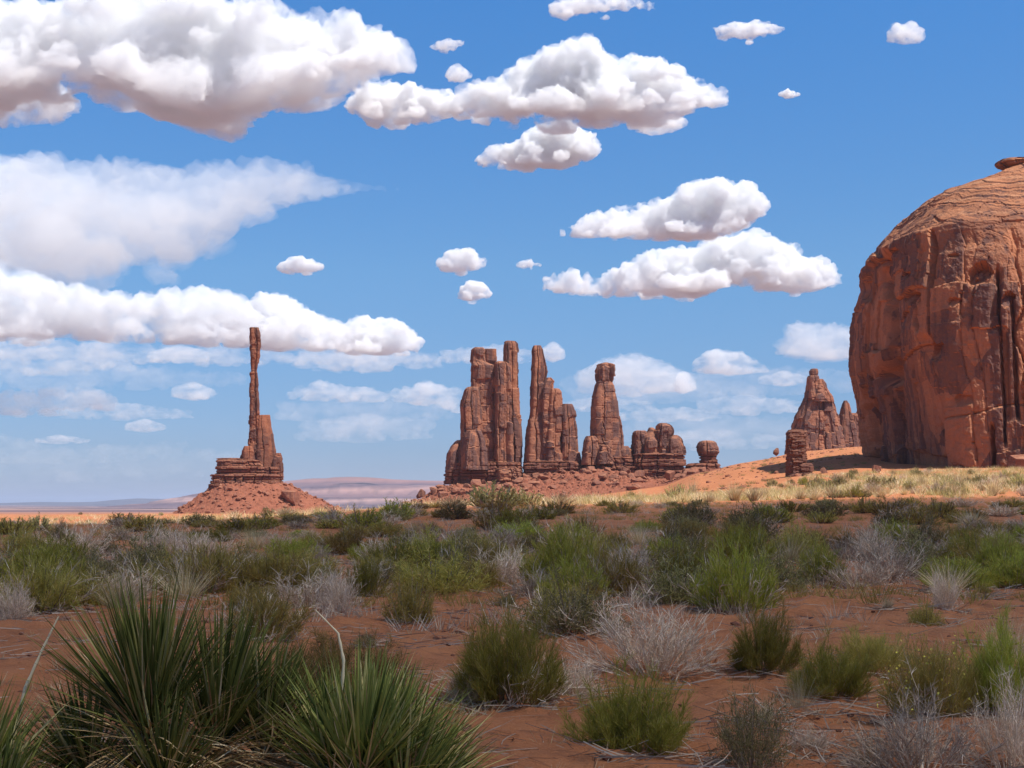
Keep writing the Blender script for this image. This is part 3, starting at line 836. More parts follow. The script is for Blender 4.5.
# ------------------------------------------------------------------ far country
def build_far():
    def mesa(name, tops, d, depth, zb, bands, label, seed, nx=500, ny=150, steps=None):
        us = np.array([t[0] for t in tops], float); vs_ = np.array([t[1] for t in tops], float)
        u = np.linspace(us[0], us[-1], nx)
        v = np.interp(u, us, vs_)
        zt = EYE + (HORIZON - v) * d / F
        t = np.concatenate([np.linspace(0, 0.55, ny), np.linspace(0.6, 1.0, 20)])
        U, T = np.meshgrid(u, t)
        Yy = d - depth * 0.5 + depth * T
        Xx = (U - 512) / F * d
        Q = np.stack([Xx.ravel() / (depth * 0.16), Yy.ravel() / (depth * 0.30), np.zeros(Xx.size)], 1)
        nn = 0.6 * fbm(Q, 5, seed, 0.6).reshape(Xx.shape)
        tw = T + 0.22 * nn * (1 - sstep(0.36, 0.50, T))
        st_ = steps or [(0.0, 0.0), (0.12, 0.16), (0.15, 0.34), (0.30, 0.46), (0.33, 0.72), (0.44, 0.84), (0.46, 1.0), (1.2, 1.0)]
        prof = np.interp(tw, [s[0] for s in st_], [s[1] for s in st_])
        end = np.clip(np.minimum(1, (1 - T) / 0.15), 0, 1)
        Zz = zb + (zt[None] - zb) * prof * end
        me = mesh_from(name, np.stack([Xx.ravel(), Yy.ravel(), Zz.ravel()], 1), grid_faces(len(t), nx), smooth=True)
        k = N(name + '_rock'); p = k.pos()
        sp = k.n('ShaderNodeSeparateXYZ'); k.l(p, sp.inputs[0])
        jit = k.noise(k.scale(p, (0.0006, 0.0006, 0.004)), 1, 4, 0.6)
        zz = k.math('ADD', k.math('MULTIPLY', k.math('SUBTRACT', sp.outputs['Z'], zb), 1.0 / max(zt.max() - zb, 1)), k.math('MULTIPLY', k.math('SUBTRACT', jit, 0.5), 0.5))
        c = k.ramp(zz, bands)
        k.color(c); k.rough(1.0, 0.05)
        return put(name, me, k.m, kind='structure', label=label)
    mesa('hills', [(180, 499), (240, 487), (284, 482.5), (311, 479.5), (318, 479), (330, 479), (337, 478), (355, 477.5), (372, 478), (395, 480), (420, 481), (470, 482), (600, 483), (760, 488)],
         13000, 6500, -40, [(0.0, (0.20, 0.12, 0.13)), (0.15, (0.12, 0.075, 0.085)), (0.27, (0.42, 0.25, 0.21)), (0.36, (0.13, 0.075, 0.08)), (0.5, (0.24, 0.13, 0.12)), (0.6, (0.40, 0.22, 0.18)), (0.7, (0.11, 0.065, 0.075)), (0.85, (0.30, 0.15, 0.125)), (1.0, (0.22, 0.12, 0.105))],
         'long pale purple mesa far away behind the towers', 523)
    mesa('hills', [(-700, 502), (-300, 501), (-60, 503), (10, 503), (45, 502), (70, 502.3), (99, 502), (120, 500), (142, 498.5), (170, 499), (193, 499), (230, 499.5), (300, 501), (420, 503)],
         27000, 7000, -30, [(0.0, (0.09, 0.07, 0.075)), (1.0, (0.075, 0.06, 0.07))],  # cloud shadow over this far ridge is put into its dark base colour
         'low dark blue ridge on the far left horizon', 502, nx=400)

# ------------------------------------------------------------------ haze
def build_haze(density):
    import bmesh
    bm = bmesh.new()
    bmesh.ops.create_cube(bm, size=1.0)
    for v in bm.verts:
        v.co.x *= 126000; v.co.y *= 126000
        v.co.z = -140.0 if v.co.z < 0 else 330.0
    me = bpy.data.meshes.new('haze'); bm.to_mesh(me); bm.free()
    m = bpy.data.materials.new('haze_air'); m.use_nodes = True
    t = m.node_tree; t.nodes.remove(t.nodes['Principled BSDF'])
    v = t.nodes.new('ShaderNodeVolumePrincipled')
    v.inputs['Color'].default_value = (0.64, 0.79, 1.0, 1)
    v.inputs['Density'].default_value = density
    v.inputs['Anisotropy'].default_value = 0.1
    t.links.new(v.outputs[0], t.nodes['Material Output'].inputs['Volume'])
    put('haze', me, m, kind='stuff', label='thin blue desert haze over the far plain')

# ------------------------------------------------------------------ clouds: real bodies of droplets high above the desert
def remesh(verts, faces, voxel):
    me = mesh_from('tmp', verts, faces)
    o = bpy.data.objects.new('tmp', me); C.objects.link(o)
    m = o.modifiers.new('r', 'REMESH'); m.mode = 'VOXEL'; m.voxel_size = voxel
    dg = bpy.context.evaluated_depsgraph_get()
    e = o.evaluated_get(dg); em = e.to_mesh()
    n = len(em.vertices); V = np.empty(n * 3, np.float32); em.vertices.foreach_get('co', V)
    Nn = np.empty(n * 3, np.float32); em.vertex_normals.foreach_get('vector', Nn)
    L = np.empty(len(em.loops), np.int32); em.loops.foreach_get('vertex_index', L)
    Fq = L.reshape(-1, 4).copy()
    e.to_mesh_clear()
    bpy.data.objects.remove(o); bpy.data.meshes.remove(me)
    return V.reshape(-1, 3).astype(float), Nn.reshape(-1, 3).astype(float), Fq

def vol_mat(name, dens, col=(1, 1, 1), g=0.0, nscale=None, lo=0.42, hi=0.58, rate=1.0, rough=0.62, stretch=1.0):
    m = bpy.data.materials.new(name); m.use_nodes = True; t = m.node_tree
    t.nodes.remove(t.nodes['Principled BSDF'])
    v = t.nodes.new('ShaderNodeVolumePrincipled')
    v.inputs['Density'].default_value = dens; v.inputs['Color'].default_value = (*col, 1); v.inputs['Anisotropy'].default_value = g
    t.links.new(v.outputs[0], t.nodes['Material Output'].inputs['Volume'])
    if nscale:
        ge = t.nodes.new('ShaderNodeNewGeometry')
        n = t.nodes.new('ShaderNodeTexNoise'); n.inputs['Scale'].default_value = nscale; n.inputs['Detail'].default_value = 5; n.inputs['Roughness'].default_value = rough
        mp = t.nodes.new('ShaderNodeMapping'); mp.inputs['Scale'].default_value = (1 / stretch, 1, 1)
        t.links.new(ge.outputs['Position'], mp.inputs['Vector']); t.links.new(mp.outputs[0], n.inputs['Vector'])
        r = t.nodes.new('ShaderNodeMapRange'); r.interpolation_type = 'SMOOTHSTEP'
        r.inputs['From Min'].default_value = lo; r.inputs['From Max'].default_value = hi; r.inputs['To Min'].default_value = 0; r.inputs['To Max'].default_value = dens
        t.links.new(n.outputs['Fac'], r.inputs['Value']); t.links.new(r.outputs[0], v.inputs['Density'])
        try: m.cycles.volume_step_rate = rate
        except Exception as e: print(e)
        try: m.volume_intersection_method
        except Exception: pass
    return m

BASE_ALT = 1900.0
def cloud(name, top, bot, tau, label, seed=0, n=60, rough=0.34, rmax=0.34, depth=1.0, soft=0.0, vox=1.3, base=None, group=None, col=(1, 1, 1), het=None, flat=True):
    """top / bot: outline rows by column. The base is put at cloud-base height, which gives the distance and real size."""
    rs = np.random.RandomState(seed + 900)
    tu, tv = np.array(top, float).T; bu, bv = np.array(bot, float).T
    u0, u1 = max(tu[0], bu[0]), min(tu[-1], bu[-1])
    vb = bv.mean()
    p = pt((u0 + u1) / 2, vb, 1000.0)
    d = (base or BASE_ALT) / (p.z - EYE) * 1000.0
    s = d / F * 1.03
    n = int(n * 1.6)
    V, Fc, off = [], [], 0
    iv, fi = ico(3)
    uc, vc = (u0 + u1) / 2, vb
    m = max(5, int((u1 - u0) / 9))
    for u in np.linspace(u0, u1, m + 2)[1:-1]:                      # the solid heart of the cloud
        t = np.interp(u, tu, tv); b = np.interp(u, bu, bv); h = b - t
        if h < 3: continue
        r = h * 0.36
        V.append(iv * r * s * np.array([1.3, 1.3, 1.0]) + np.array([(u + rs.normal() * 2 - uc) * s, 0, -(t + h * 0.55 - vc) * s])); Fc.append(fi + off); off += len(iv)
    k = 0
    area = 0
    while k < n:
        u = rs.uniform(u0, u1)
        t = np.interp(u, tu, tv); b = np.interp(u, bu, bv)
        h = b - t
        if h < 1.0: 
            k += 0.2; continue
        r = h * rs.uniform(0.16, rmax)
        if rs.rand() < 0.2 and flat: v = b - r * 0.35              # the lowest billows, cut off level at cloud base
        elif rs.rand() < 0.6: v = t + r * rs.uniform(0.95, 1.15)
        else: v = rs.uniform(t + r, max(t + r, b - r * 0.6))
        y = rs.normal() * 0.45 * h * depth * (0.35 + 0.65 * (v - t) / h)
        sc = np.array([rs.uniform(1.0, 1.5), rs.uniform(1.0, 1.4), rs.uniform(0.85, 1.0)])
        V.append(iv * r * s * sc + np.array([(u - uc) * s, y * s, -(v - vc) * s])); Fc.append(fi + off); off += len(iv)
        k += 1
    V, Nn, Fq = remesh(np.vstack(V), np.vstack(Fc), vox * s)
    hm = (bv.mean() - tv.mean()) * s
    h0 = 0.42 * max(hm, 6 * s)
    Q = V + seed * 1000
    b = fbm(Q / h0, 5, seed, 0.58, billow=True)
    lo = fbm(Q / (h0 * 2.0), 3, seed + 4)
    V = V + Nn * ((b - 0.58) * rough * hm + lo * 0.12 * hm)[:, None]
    V, _n, Fq = remesh(V, Fq, vox * s * 0.9)
    # flat-ish base
    zb = -np.interp(V[:, 0] / s + uc, bu, bv - vc) * s
    under = V[:, 2] < zb
    V[:, 2] = np.where(under, zb + (V[:, 2] - zb) * 0.25, V[:, 2])
    me = mesh_from(name, V, Fq)
    dens = tau / hm * (0.5 if tau > 2.45 else 0.8)
    loc = pt(uc, vc, d)
    kw = dict(nscale=het['f'] / hm, **{q: w for q, w in het.items() if q != 'f'}) if het else {}
    return put(name, me, vol_mat('cloud_droplets', dens, col, **kw), loc=loc, label=label, cat='cloud', group=group)

def build_clouds():
    H1 = dict(f=1.9, lo=0.33, hi=0.68, rate=0.22, rough=0.66, stretch=1.4)
    H2 = dict(f=1.5, lo=0.34, hi=0.72, rate=0.3, rough=0.66, stretch=2.2)
    def cu(top, bot, tau, label, seed, n=60):
        return cloud('cumulus_cloud', top, bot, tau * 1.55, label, seed, n=int(n * 1.3), rmax=0.28, rough=0.33, het=H1)
    cu([(-60, 5), (0, 4), (55, 2), (84, 6), (105, 2), (130, -10), (180, -14), (210, 2), (235, 8), (294, 15), (336, 21), (378, 34), (408, 58)],
       [(-60, 104), (0, 104), (25, 98), (50, 90), (118, 88), (143, 100), (168, 106), (218, 117), (252, 108), (294, 99), (357, 80), (408, 68)], 16,
       'largest cumulus cloud, cut by the top left edge of the sky', 1, n=150)
    cu([(345, 100), (360, 86), (390, 79), (420, 88), (452, 90)], [(345, 108), (375, 122), (420, 121), (452, 114)], 11, 'small lumpy cloud touching the left end of the long bright cloud', 2, n=45)
    cu([(445, 102), (470, 83), (490, 86), (510, 76), (530, 56), (560, 48), (583, 41), (605, 56), (650, 62), (675, 70), (690, 80), (715, 86), (722, 94)],
       [(445, 115), (500, 118), (560, 119), (620, 118), (680, 115), (722, 104)], 14, 'long bright heaped cloud with a peaked top, high in the middle of the sky', 3, n=120)
    cu([(475, 160), (490, 146), (520, 143), (526, 131), (545, 126), (575, 124), (595, 136), (600, 146)], [(475, 165), (520, 167), (560, 167), (590, 158), (600, 150)], 11,
       'mid-sized tilted cloud just beneath the long bright heaped cloud', 4, n=60)
    cu([(550, 4), (562, -2), (600, -6), (630, -3), (655, 2)], [(550, 14), (565, 20), (590, 14), (630, 10), (655, 8)], 5, 'ragged wisp of cloud cut by the top edge of the sky', 5, n=40)
    cu([(708, 30), (730, 22), (760, 20), (786, 27)], [(708, 36), (740, 39), (770, 35), (786, 31)], 5, 'thin flat cloud near the top, right of the ragged wisp', 6, n=36)
    cu([(888, 34), (896, 21), (912, 21), (926, 36)], [(888, 38), (905, 44), (926, 40)], 3.5, 'small faint round cloud high on the right, above the butte', 7, n=24)
    cu([(777, 93), (788, 88), (801, 94)], [(777, 96), (788, 98), (801, 96)], 5, 'tiny cloud alone in the blue, smallest in the upper right sky', 8, n=16)
    cu([(429, 46), (445, 38), (466, 40)], [(429, 50), (450, 52), (466, 44)], 3, 'faint small wisp above the left end of the long bright cloud', 9, n=18)
    cu([(448, 78), (456, 62), (468, 72)], [(448, 82), (458, 84), (468, 78)], 4, 'tiny upright puff rising from the gap between the lumpy and long clouds', 10, n=14)
    cu([(278, 264), (290, 257), (308, 256), (322, 266)], [(278, 271), (300, 275), (322, 270)], 7, 'small single cloud above the needle rock', 11, n=26)
    cu([(437, 262), (450, 250), (468, 247), (486, 260)], [(437, 269), (460, 273), (486, 267)], 7, 'small round cloud above the gap left of the towers, upper of two', 12, n=30)
    cu([(458, 292), (470, 280), (480, 281), (492, 293)], [(458, 299), (475, 301), (492, 297)], 7, 'small dome-shaped cloud above the towers, lower of two', 13, n=24)
    cu([(513, 264), (528, 258), (541, 264)], [(513, 268), (528, 269), (541, 267)], 3, 'very faint scrap of cloud left of the two stacked clouds', 14, n=14)
    cu([(563, 233), (590, 213), (630, 206), (665, 201), (690, 186), (720, 179), (745, 183), (757, 200)], [(563, 236), (600, 238), (660, 238), (720, 236), (757, 218)], 12,
       'bright cloud rising to the right, upper of two stacked clouds', 15, n=80)
    cu([(545, 277), (575, 270), (605, 279), (625, 263), (650, 253), (675, 247), (690, 250), (710, 239), (745, 231), (780, 241), (800, 255), (825, 263), (838, 276)],
       [(545, 289), (600, 296), (650, 292), (700, 294), (760, 287), (800, 292), (838, 284)], 12, 'long bright cloud with a flat base, lower of two stacked clouds', 16, n=110)
    # thin veil of ice cloud
    cloud('cirrus_cloud', [(-80, 150), (0, 157), (15, 166), (60, 169), (130, 176), (200, 171), (260, 162), (300, 166), (345, 184)],
          [(-80, 275), (0, 274), (80, 277), (165, 266), (220, 234), (270, 211), (345, 192)], 4.6, 'broad smooth white veil of cloud tapering to the right', 17, n=260, rough=0.26, rmax=0.26, vox=2.0, base=6000, depth=1.3, flat=False, het=dict(f=1.3, lo=0.24, hi=0.80, rate=0.3, rough=0.55, stretch=3.2))
    cloud('cirrus_cloud', [(230, 176), (300, 170), (360, 182), (420, 190)], [(230, 205), (300, 203), (360, 192), (420, 192)], 0.5, 'faint streak trailing off the right end of the smooth veil', 18, n=50, rough=0.15, vox=2.0, base=6000, het=dict(f=1.0, lo=0.3, hi=0.75, rate=0.4, rough=0.6, stretch=3))
    # heaped bank low on the left
    cu([(-60, 275), (0, 270), (20, 268), (50, 286), (80, 286), (110, 296), (150, 293), (200, 289), (230, 296), (250, 308)], [(-60, 338), (0, 338), (60, 336), (120, 340), (200, 342), (250, 342)], 9,
       'long heaped cloud bank behind the needle, left part', 19, n=130)
    cu([(225, 312), (255, 303), (275, 292), (295, 305), (330, 320), (350, 328)], [(225, 344), (280, 348), (350, 350)], 9, 'domed cloud tower right behind the needle\'s tip', 20, n=60)
    cu([(335, 326), (360, 316), (390, 318), (410, 330), (416, 345)], [(335, 350), (380, 354), (416, 352)], 8, 'rightmost heap of the cloud bank right of the needle', 21, n=45)
    # far hazy layers
    far = [([(-60, 335), (40, 338), (150, 342), (260, 346), (360, 352), (470, 358)], [(-60, 362), (100, 364), (260, 366), (380, 366), (470, 362)], 1.5, 'grey flat layer of cloud under the heaped bank'),
           ([(-50, 392), (20, 390), (60, 386), (95, 388), (118, 400)], [(-50, 415), (40, 415), (118, 410)], 2.4, 'pale flat cloud low at the left edge'),
           ([(150, 352), (180, 344), (210, 352)], [(150, 362), (180, 364), (210, 360)], 1.6, 'pale patch of cloud left of the needle\'s upper half'),
           ([(172, 388), (195, 381), (218, 392)], [(172, 397), (195, 400), (218, 397)], 1.6, 'small pale patch of cloud left of the needle\'s middle'),
           ([(290, 390), (320, 380), (350, 386), (400, 388), (425, 380), (456, 388)], [(290, 399), (340, 402), (400, 402), (456, 412)], 2.2, 'pale cloud between the needle and the towers'),
           ([(125, 424), (145, 418), (165, 425)], [(125, 430), (145, 432), (165, 430)], 1.1, 'faint small cloud above the far ridge'),
           ([(35, 438), (60, 434), (90, 439)], [(35, 443), (60, 444), (90, 443)], 1.1, 'faint thin cloud low over the left horizon'),
           ([(540, 352), (553, 342), (566, 354)], [(540, 358), (553, 361), (566, 358)], 2.5, 'small bright puff peeking behind the stepped tower'),
           ([(580, 372), (610, 358), (640, 354), (670, 366), (690, 372)], [(580, 392), (630, 394), (690, 390)], 2.0, 'soft cloud behind the square-headed tower'),
           ([(676, 384), (684, 371), (694, 384)], [(676, 391), (684, 393), (694, 390)], 1.8, 'small upright puff above the knobbly rock'),
           ([(694, 362), (715, 348), (740, 352), (768, 366)], [(694, 371), (730, 374), (768, 372)], 2.4, 'pale cloud above the mushroom rock'),
           ([(776, 342), (800, 322), (830, 322), (870, 330)], [(776, 354), (820, 360), (870, 356)], 3.2, 'brighter cloud against the left side of the butte'),
           ([(700, 400), (740, 394), (800, 400)], [(700, 412), (750, 415), (800, 412)], 1.2, 'thin pale layer low between mushroom rock and the tapering peak'),
           ([(600, 412), (680, 406), (720, 412)], [(600, 420), (660, 422), (720, 420)], 0.9, 'very faint layer low behind the knobbly rock'),
           ([(300, 422), (360, 414), (430, 420)], [(300, 440), (360, 442), (430, 438)], 0.8, 'very faint layer low between needle and towers'),
           ([(-40, 425), (60, 446), (180, 440)], [(-40, 462), (80, 464), (180, 458)], 0.6, 'very faint sheet of cloud near the left horizon')]
    far += [([(-40, 352), (60, 346), (130, 352)], [(-40, 372), (60, 374), (130, 370)], 1.2, 'long soft grey cloud low at the left, under the bank'),
            ([(440, 350), (500, 344), (545, 352)], [(440, 362), (500, 364), (545, 362)], 1.2, 'soft cloud behind the tops of the widest tower'),
            ([(560, 402), (600, 396), (660, 402)], [(560, 410), (600, 412), (660, 410)], 0.9, 'faint thin cloud between the stepped and square-headed towers'),
            ([(640, 436), (700, 428), (790, 436)], [(640, 448), (700, 450), (790, 448)], 0.7, 'faint haze-like cloud above the orange ridge'),
            ([(760, 376), (785, 370), (812, 378)], [(760, 384), (785, 386), (812, 384)], 1.2, 'small soft cloud just left of the tapering peak'),
            ([(295, 352), (360, 344), (440, 354)], [(295, 368), (360, 372), (440, 368)], 1.4, 'grey soft cloud under the rightmost heap of the bank'),
            ([(60, 408), (120, 402), (190, 410)], [(60, 418), (120, 420), (190, 418)], 0.9, 'faint wide cloud over the far ridge')]
    far += [([(-50, 366), (80, 360), (240, 372)], [(-50, 388), (80, 392), (240, 386)], 0.6, 'broad pale sheet of cloud low on the left, lower of the grey layers'),
            ([(-50, 455), (100, 444), (250, 452)], [(-50, 480), (100, 482), (250, 474)], 0.5, 'milky sheet of cloud just above the left horizon'),
            ([(570, 376), (660, 368), (760, 384)], [(570, 400), (660, 404), (760, 398)], 0.55, 'broad milky sheet of cloud behind the square tower'),
            ([(600, 420), (700, 412), (850, 420)], [(600, 440), (700, 444), (850, 438)], 0.5, 'broad milky sheet of cloud low over the mushroom rock'),
            ([(280, 400), (360, 396), (450, 404)], [(280, 420), (360, 424), (450, 418)], 0.5, 'milky sheet of cloud right of the needle'),
            ([(690, 372), (760, 366), (860, 370)], [(690, 392), (760, 396), (860, 392)], 0.5, 'milky sheet of cloud behind the tapering peak')]
    for i, (t, b, tau, lab) in enumerate(far):
        cloud('distant_cloud', t, b, tau * 1.0, lab, 30 + i, n=80, rmax=0.3, rough=0.3, vox=1.4, base=2300, het=H2)

def build_overhead():
    """The broad cumulus overhead whose shadow lies on the foreground."""
    rs = np.random.RandomState(5)
    alt = 1500.0
    off = sun_dir * (alt / sun_dir.z)
    V, Fc, o = [], [], 0
    iv, fi = ico(3)
    for i in range(150):
        x = rs.uniform(-420, 420); r = rs.uniform(45, 80)
        front = 132 + 0.08 * x + 10 * math.sin(x / 31.0) + 6 * math.sin(x / 11.0)
        y = front - r * 1.06 - (0 if i < 60 else rs.uniform(0, 520))
        V.append(iv * np.array([r * 1.1, r * 1.06, r * 0.5]) + np.array([x, y, rs.uniform(0, 26)])); Fc.append(fi + o); o += len(iv)
    V, Nn, Fq = remesh(np.vstack(V), np.vstack(Fc), 7.0)
    b = fbm(V / 40, 4, 9, 0.55, billow=True)
    V = V + Nn * ((b - 0.6) * 10)[:, None]
    put('cumulus_cloud', mesh_from('cumulus_cloud', V, Fq), vol_mat('cloud_droplets', 0.0175), loc=(off.x, off.y, alt),
        label='broad cloud overhead that shades the near desert', cat='cloud')

# ------------------------------------------------------------------ plants
def norm(a): return a / np.maximum(np.linalg.norm(a, axis=-1, keepdims=True), 1e-9)

def strips(P, Dv, L, w, bend=None, segs=2, rs=None, taper=0.12, tint=None):
    """Flat tapering blades. P base (n,3), Dv unit direction, L length, w width, bend: sideways pull at the tip."""
    n = len(P)
    L = np.broadcast_to(L, n).astype(float); w = np.broadcast_to(w, n).astype(float)
    if bend is None: bend = np.zeros((n, 3))
    side = norm(np.cross(Dv, rs.normal(size=(n, 3))))
    V = np.zeros((n, segs + 1, 2, 3))
    for i in range(segs + 1):
        t = i / segs
        c = P + Dv * (L * t)[:, None] + bend * (L * t * t)[:, None]
        ww = w * (1 - t * (1 - taper)) * 0.5
        V[:, i, 0] = c - side * ww[:, None]; V[:, i, 1] = c + side * ww[:, None]
    base = (np.arange(n) * (segs + 1) * 2)[:, None]
    q = []
    for i in range(segs):
        q.append(np.concatenate([base + 2 * i, base + 2 * i + 1, base + 2 * i + 3, base + 2 * i + 2], 1))
    Fq = np.stack(q, 1).reshape(-1, 4)
    t = rs.rand(n) if tint is None else tint
    return V.reshape(-1, 3), Fq, np.repeat(t, (segs + 1) * 2)

class Brush:
    def __init__(s): s.V, s.F, s.T, s.o = [], [], [], 0
    def add(s, vft):
        V, f, t = vft
        s.V.append(V); s.F.append(f + s.o); s.T.append(t); s.o += len(V)
    def mesh(s, name):
        me = mesh_from(name, np.vstack(s.V), np.vstack(s.F), smooth=False)
        set_attr(me, 'tint', np.concatenate(s.T))
        return me

def plant_mat(name, a, b, c2, transl=0.4, hue=0.045):
    """Blades between colours a and b (every blade its own tint), some of colour c2; each plant a little different."""
    k = N(name)
    t = k.attr('tint')
    col = k.ramp(t, [(0.0, a), (0.72, b), (0.86, b), (0.95, c2)])
    oi = k.n('ShaderNodeObjectInfo')
    h = k.n('ShaderNodeHueSaturation')
    k.l(k.math('ADD', k.math('MULTIPLY', oi.outputs['Random'], hue), 0.5 - hue / 2), h.inputs['Hue'])
    k.l(k.math('ADD', k.math('MULTIPLY', oi.outputs['Random'], 0.75), 0.68), h.inputs['Value'])
    k.l(col, h.inputs['Color'])
    df = k.n('ShaderNodeBsdfDiffuse'); tr = k.n('ShaderNodeBsdfTranslucent'); mx = k.n('ShaderNodeMixShader')
    k.l(h.outputs[0], df.inputs[0]); k.l(h.outputs[0], tr.inputs[0])
    mx.inputs[0].default_value = transl
    k.l(df.outputs[0], mx.inputs[1]); k.l(tr.outputs[0], mx.inputs[2]); k.l(mx.outputs[0], k.out.inputs['Surface'])
    k.t.nodes.remove(k.b)
    return k.m

def plant_mats():
    M['green'] = plant_mat('green_stems', (0.240, 0.215, 0.036), (0.410, 0.370, 0.066), (0.54, 0.42, 0.15))
    M['olive'] = plant_mat('olive_stems', (0.260, 0.190, 0.048), (0.430, 0.320, 0.084), (0.56, 0.39, 0.17))
    M['sage'] = plant_mat('sage_leaves', (0.165, 0.135, 0.052), (0.310, 0.250, 0.105), (0.44, 0.33, 0.18))
    M['twig'] = plant_mat('dead_twigs', (0.38, 0.270, 0.185), (0.64, 0.49, 0.355), (0.84, 0.71, 0.56), 0.05, 0.01)
    M['wood'] = plant_mat('woody_stems', (0.16, 0.11, 0.085), (0.30, 0.22, 0.17), (0.42, 0.34, 0.27), 0.0, 0.01)
    M['straw'] = plant_mat('straw_blades', (0.42, 0.30, 0.15), (0.66, 0.52, 0.30), (0.80, 0.68, 0.45), 0.2, 0.01)
    M['yellow'] = plant_mat('yellowing_stems', (0.26, 0.24, 0.08), (0.48, 0.42, 0.17), (0.64, 0.54, 0.28), 0.25, 0.02)
    M['sungrass'] = plant_mat('pale_range_grass', (0.34, 0.31, 0.10), (0.66, 0.53, 0.28), (0.84, 0.72, 0.48), 0.3, 0.01)
    M['yucca'] = plant_mat('yucca_leaves', (0.085, 0.105, 0.026), (0.280, 0.290, 0.072), (0.60, 0.50, 0.22), 0.12, 0.01)
    M['dead_leaf'] = plant_mat('dead_yucca_leaves', (0.22, 0.115, 0.055), (0.52, 0.36, 0.18), (0.78, 0.62, 0.40), 0.1, 0.01)
    M['flower'] = plant_mat('small_yellow_flowers', (0.60, 0.50, 0.08), (0.70, 0.60, 0.12), (0.75, 0.65, 0.2), 0.2, 0.01)

def dome_tips(rs, n, R, Hh, lump):
    th = rs.uniform(0, 2 * math.pi, n); rho = np.sqrt(rs.rand(n))
    lum = 1 + np.clip(lump, 0, .5) * fbm(np.stack([np.cos(th) * 1.6 + 5 * rs.rand(), np.sin(th) * 1.6, rho * 1.5], 1), 2, rs.randint(999)) * 1.3
    z = Hh * np.sqrt(np.maximum(1 - 0.97 * rho ** 2, 0.02)) * rs.uniform(0.6, 1.0, n) * lum
    return np.stack([R * rho * np.cos(th) * lum, R * rho * np.sin(th) * lum, z], 1)

def fine_shrub(seed, R, Hh, nst, ntw, nbl, w, tl=0.16, up=0.75, lump=0.35, spread=0.34, jit=0.5):
    """Broom-like desert shrub: woody stems fan out from the base and carry sprays of thin upright green stems."""
    rs = np.random.RandomState(seed)
    tips = dome_tips(rs, nst, R, Hh, lump)
    base = np.stack([tips[:, 0] * spread + rs.normal(size=nst) * 0.03, tips[:, 1] * spread + rs.normal(size=nst) * 0.03, np.full(nst, -0.03)], 1)
    dv = tips - base; L = np.linalg.norm(dv, axis=1); dn = dv / L[:, None]
    # stems start flatter and curve upwards
    bend = np.stack([-dn[:, 0] * 0.25, -dn[:, 1] * 0.25, np.full(nst, 0.12)], 1)
    st = Brush(); st.add(strips(base, norm(dn - bend * 0.9), L * 0.95, w * 2.2, bend, 4, rs, 0.3))
    fo = Brush()
    m = nst * ntw
    si = np.repeat(np.arange(nst), ntw)
    t = rs.uniform(0.16, 0.98, m) ** 0.8
    d0 = norm(dn - bend * 0.9)
    c = base[si] + d0[si] * (L[si] * 0.95 * t)[:, None] + bend[si] * (L[si] * 0.95 * t * t)[:, None]
    td = norm(dn[si] * 0.75 + np.array([0, 0, up * 0.8]) + rs.normal(size=(m, 3)) * jit)
    fo.add(strips(c, td, tl * Hh * rs.uniform(0.6, 1.4, m), w, rs.normal(size=(m, 3)) * 0.12 + np.array([0, 0, 0.1]), 2, rs))
    m2 = m * nbl
    si2 = np.repeat(np.arange(m), nbl)
    c2 = c[si2] + td[si2] * (tl * Hh * rs.uniform(0.1, 0.9, m2))[:, None]
    td2 = norm(td[si2] + np.array([0, 0, up * 0.4]) + rs.normal(size=(m2, 3)) * 0.35)
    fo.add(strips(c2, td2, tl * Hh * rs.uniform(0.4, 0.9, m2), w * 0.85, rs.normal(size=(m2, 3)) * 0.1, 1, rs))
    return fo.mesh('foliage'), st.mesh('stems')

def leafy_shrub(seed, R, Hh, nst, nlf, lw, ll, lump=0.5):
    rs = np.random.RandomState(seed)
    tips = dome_tips(rs, nst, R, Hh, lump)
    base = np.stack([tips[:, 0] * 0.25, tips[:, 1] * 0.25, np.full(nst, -0.03)], 1)
    dv = tips - base; L = np.linalg.norm(dv, axis=1); dn = dv / L[:, None]
    st = Brush(); st.add(strips(base, dn, L, lw * 0.8, rs.normal(size=(nst, 3)) * 0.06, 3, rs, 0.3))
    m = nst * nlf; si = np.repeat(np.arange(nst), nlf)
    t = 1 - rs.rand(m) ** 1.4 * 0.7
    c = base[si] + dv[si] * t[:, None] + rs.normal(size=(m, 3)) * 0.03
    td = norm(dn[si] * 0.5 + np.array([0, 0, 0.4]) + rs.normal(size=(m, 3)) * 0.6)
    fo = Brush(); fo.add(strips(c, td, ll * rs.uniform(0.5, 1.5, m), lw, None, 1, rs, 0.35))
    return fo.mesh('foliage'), st.mesh('stems')

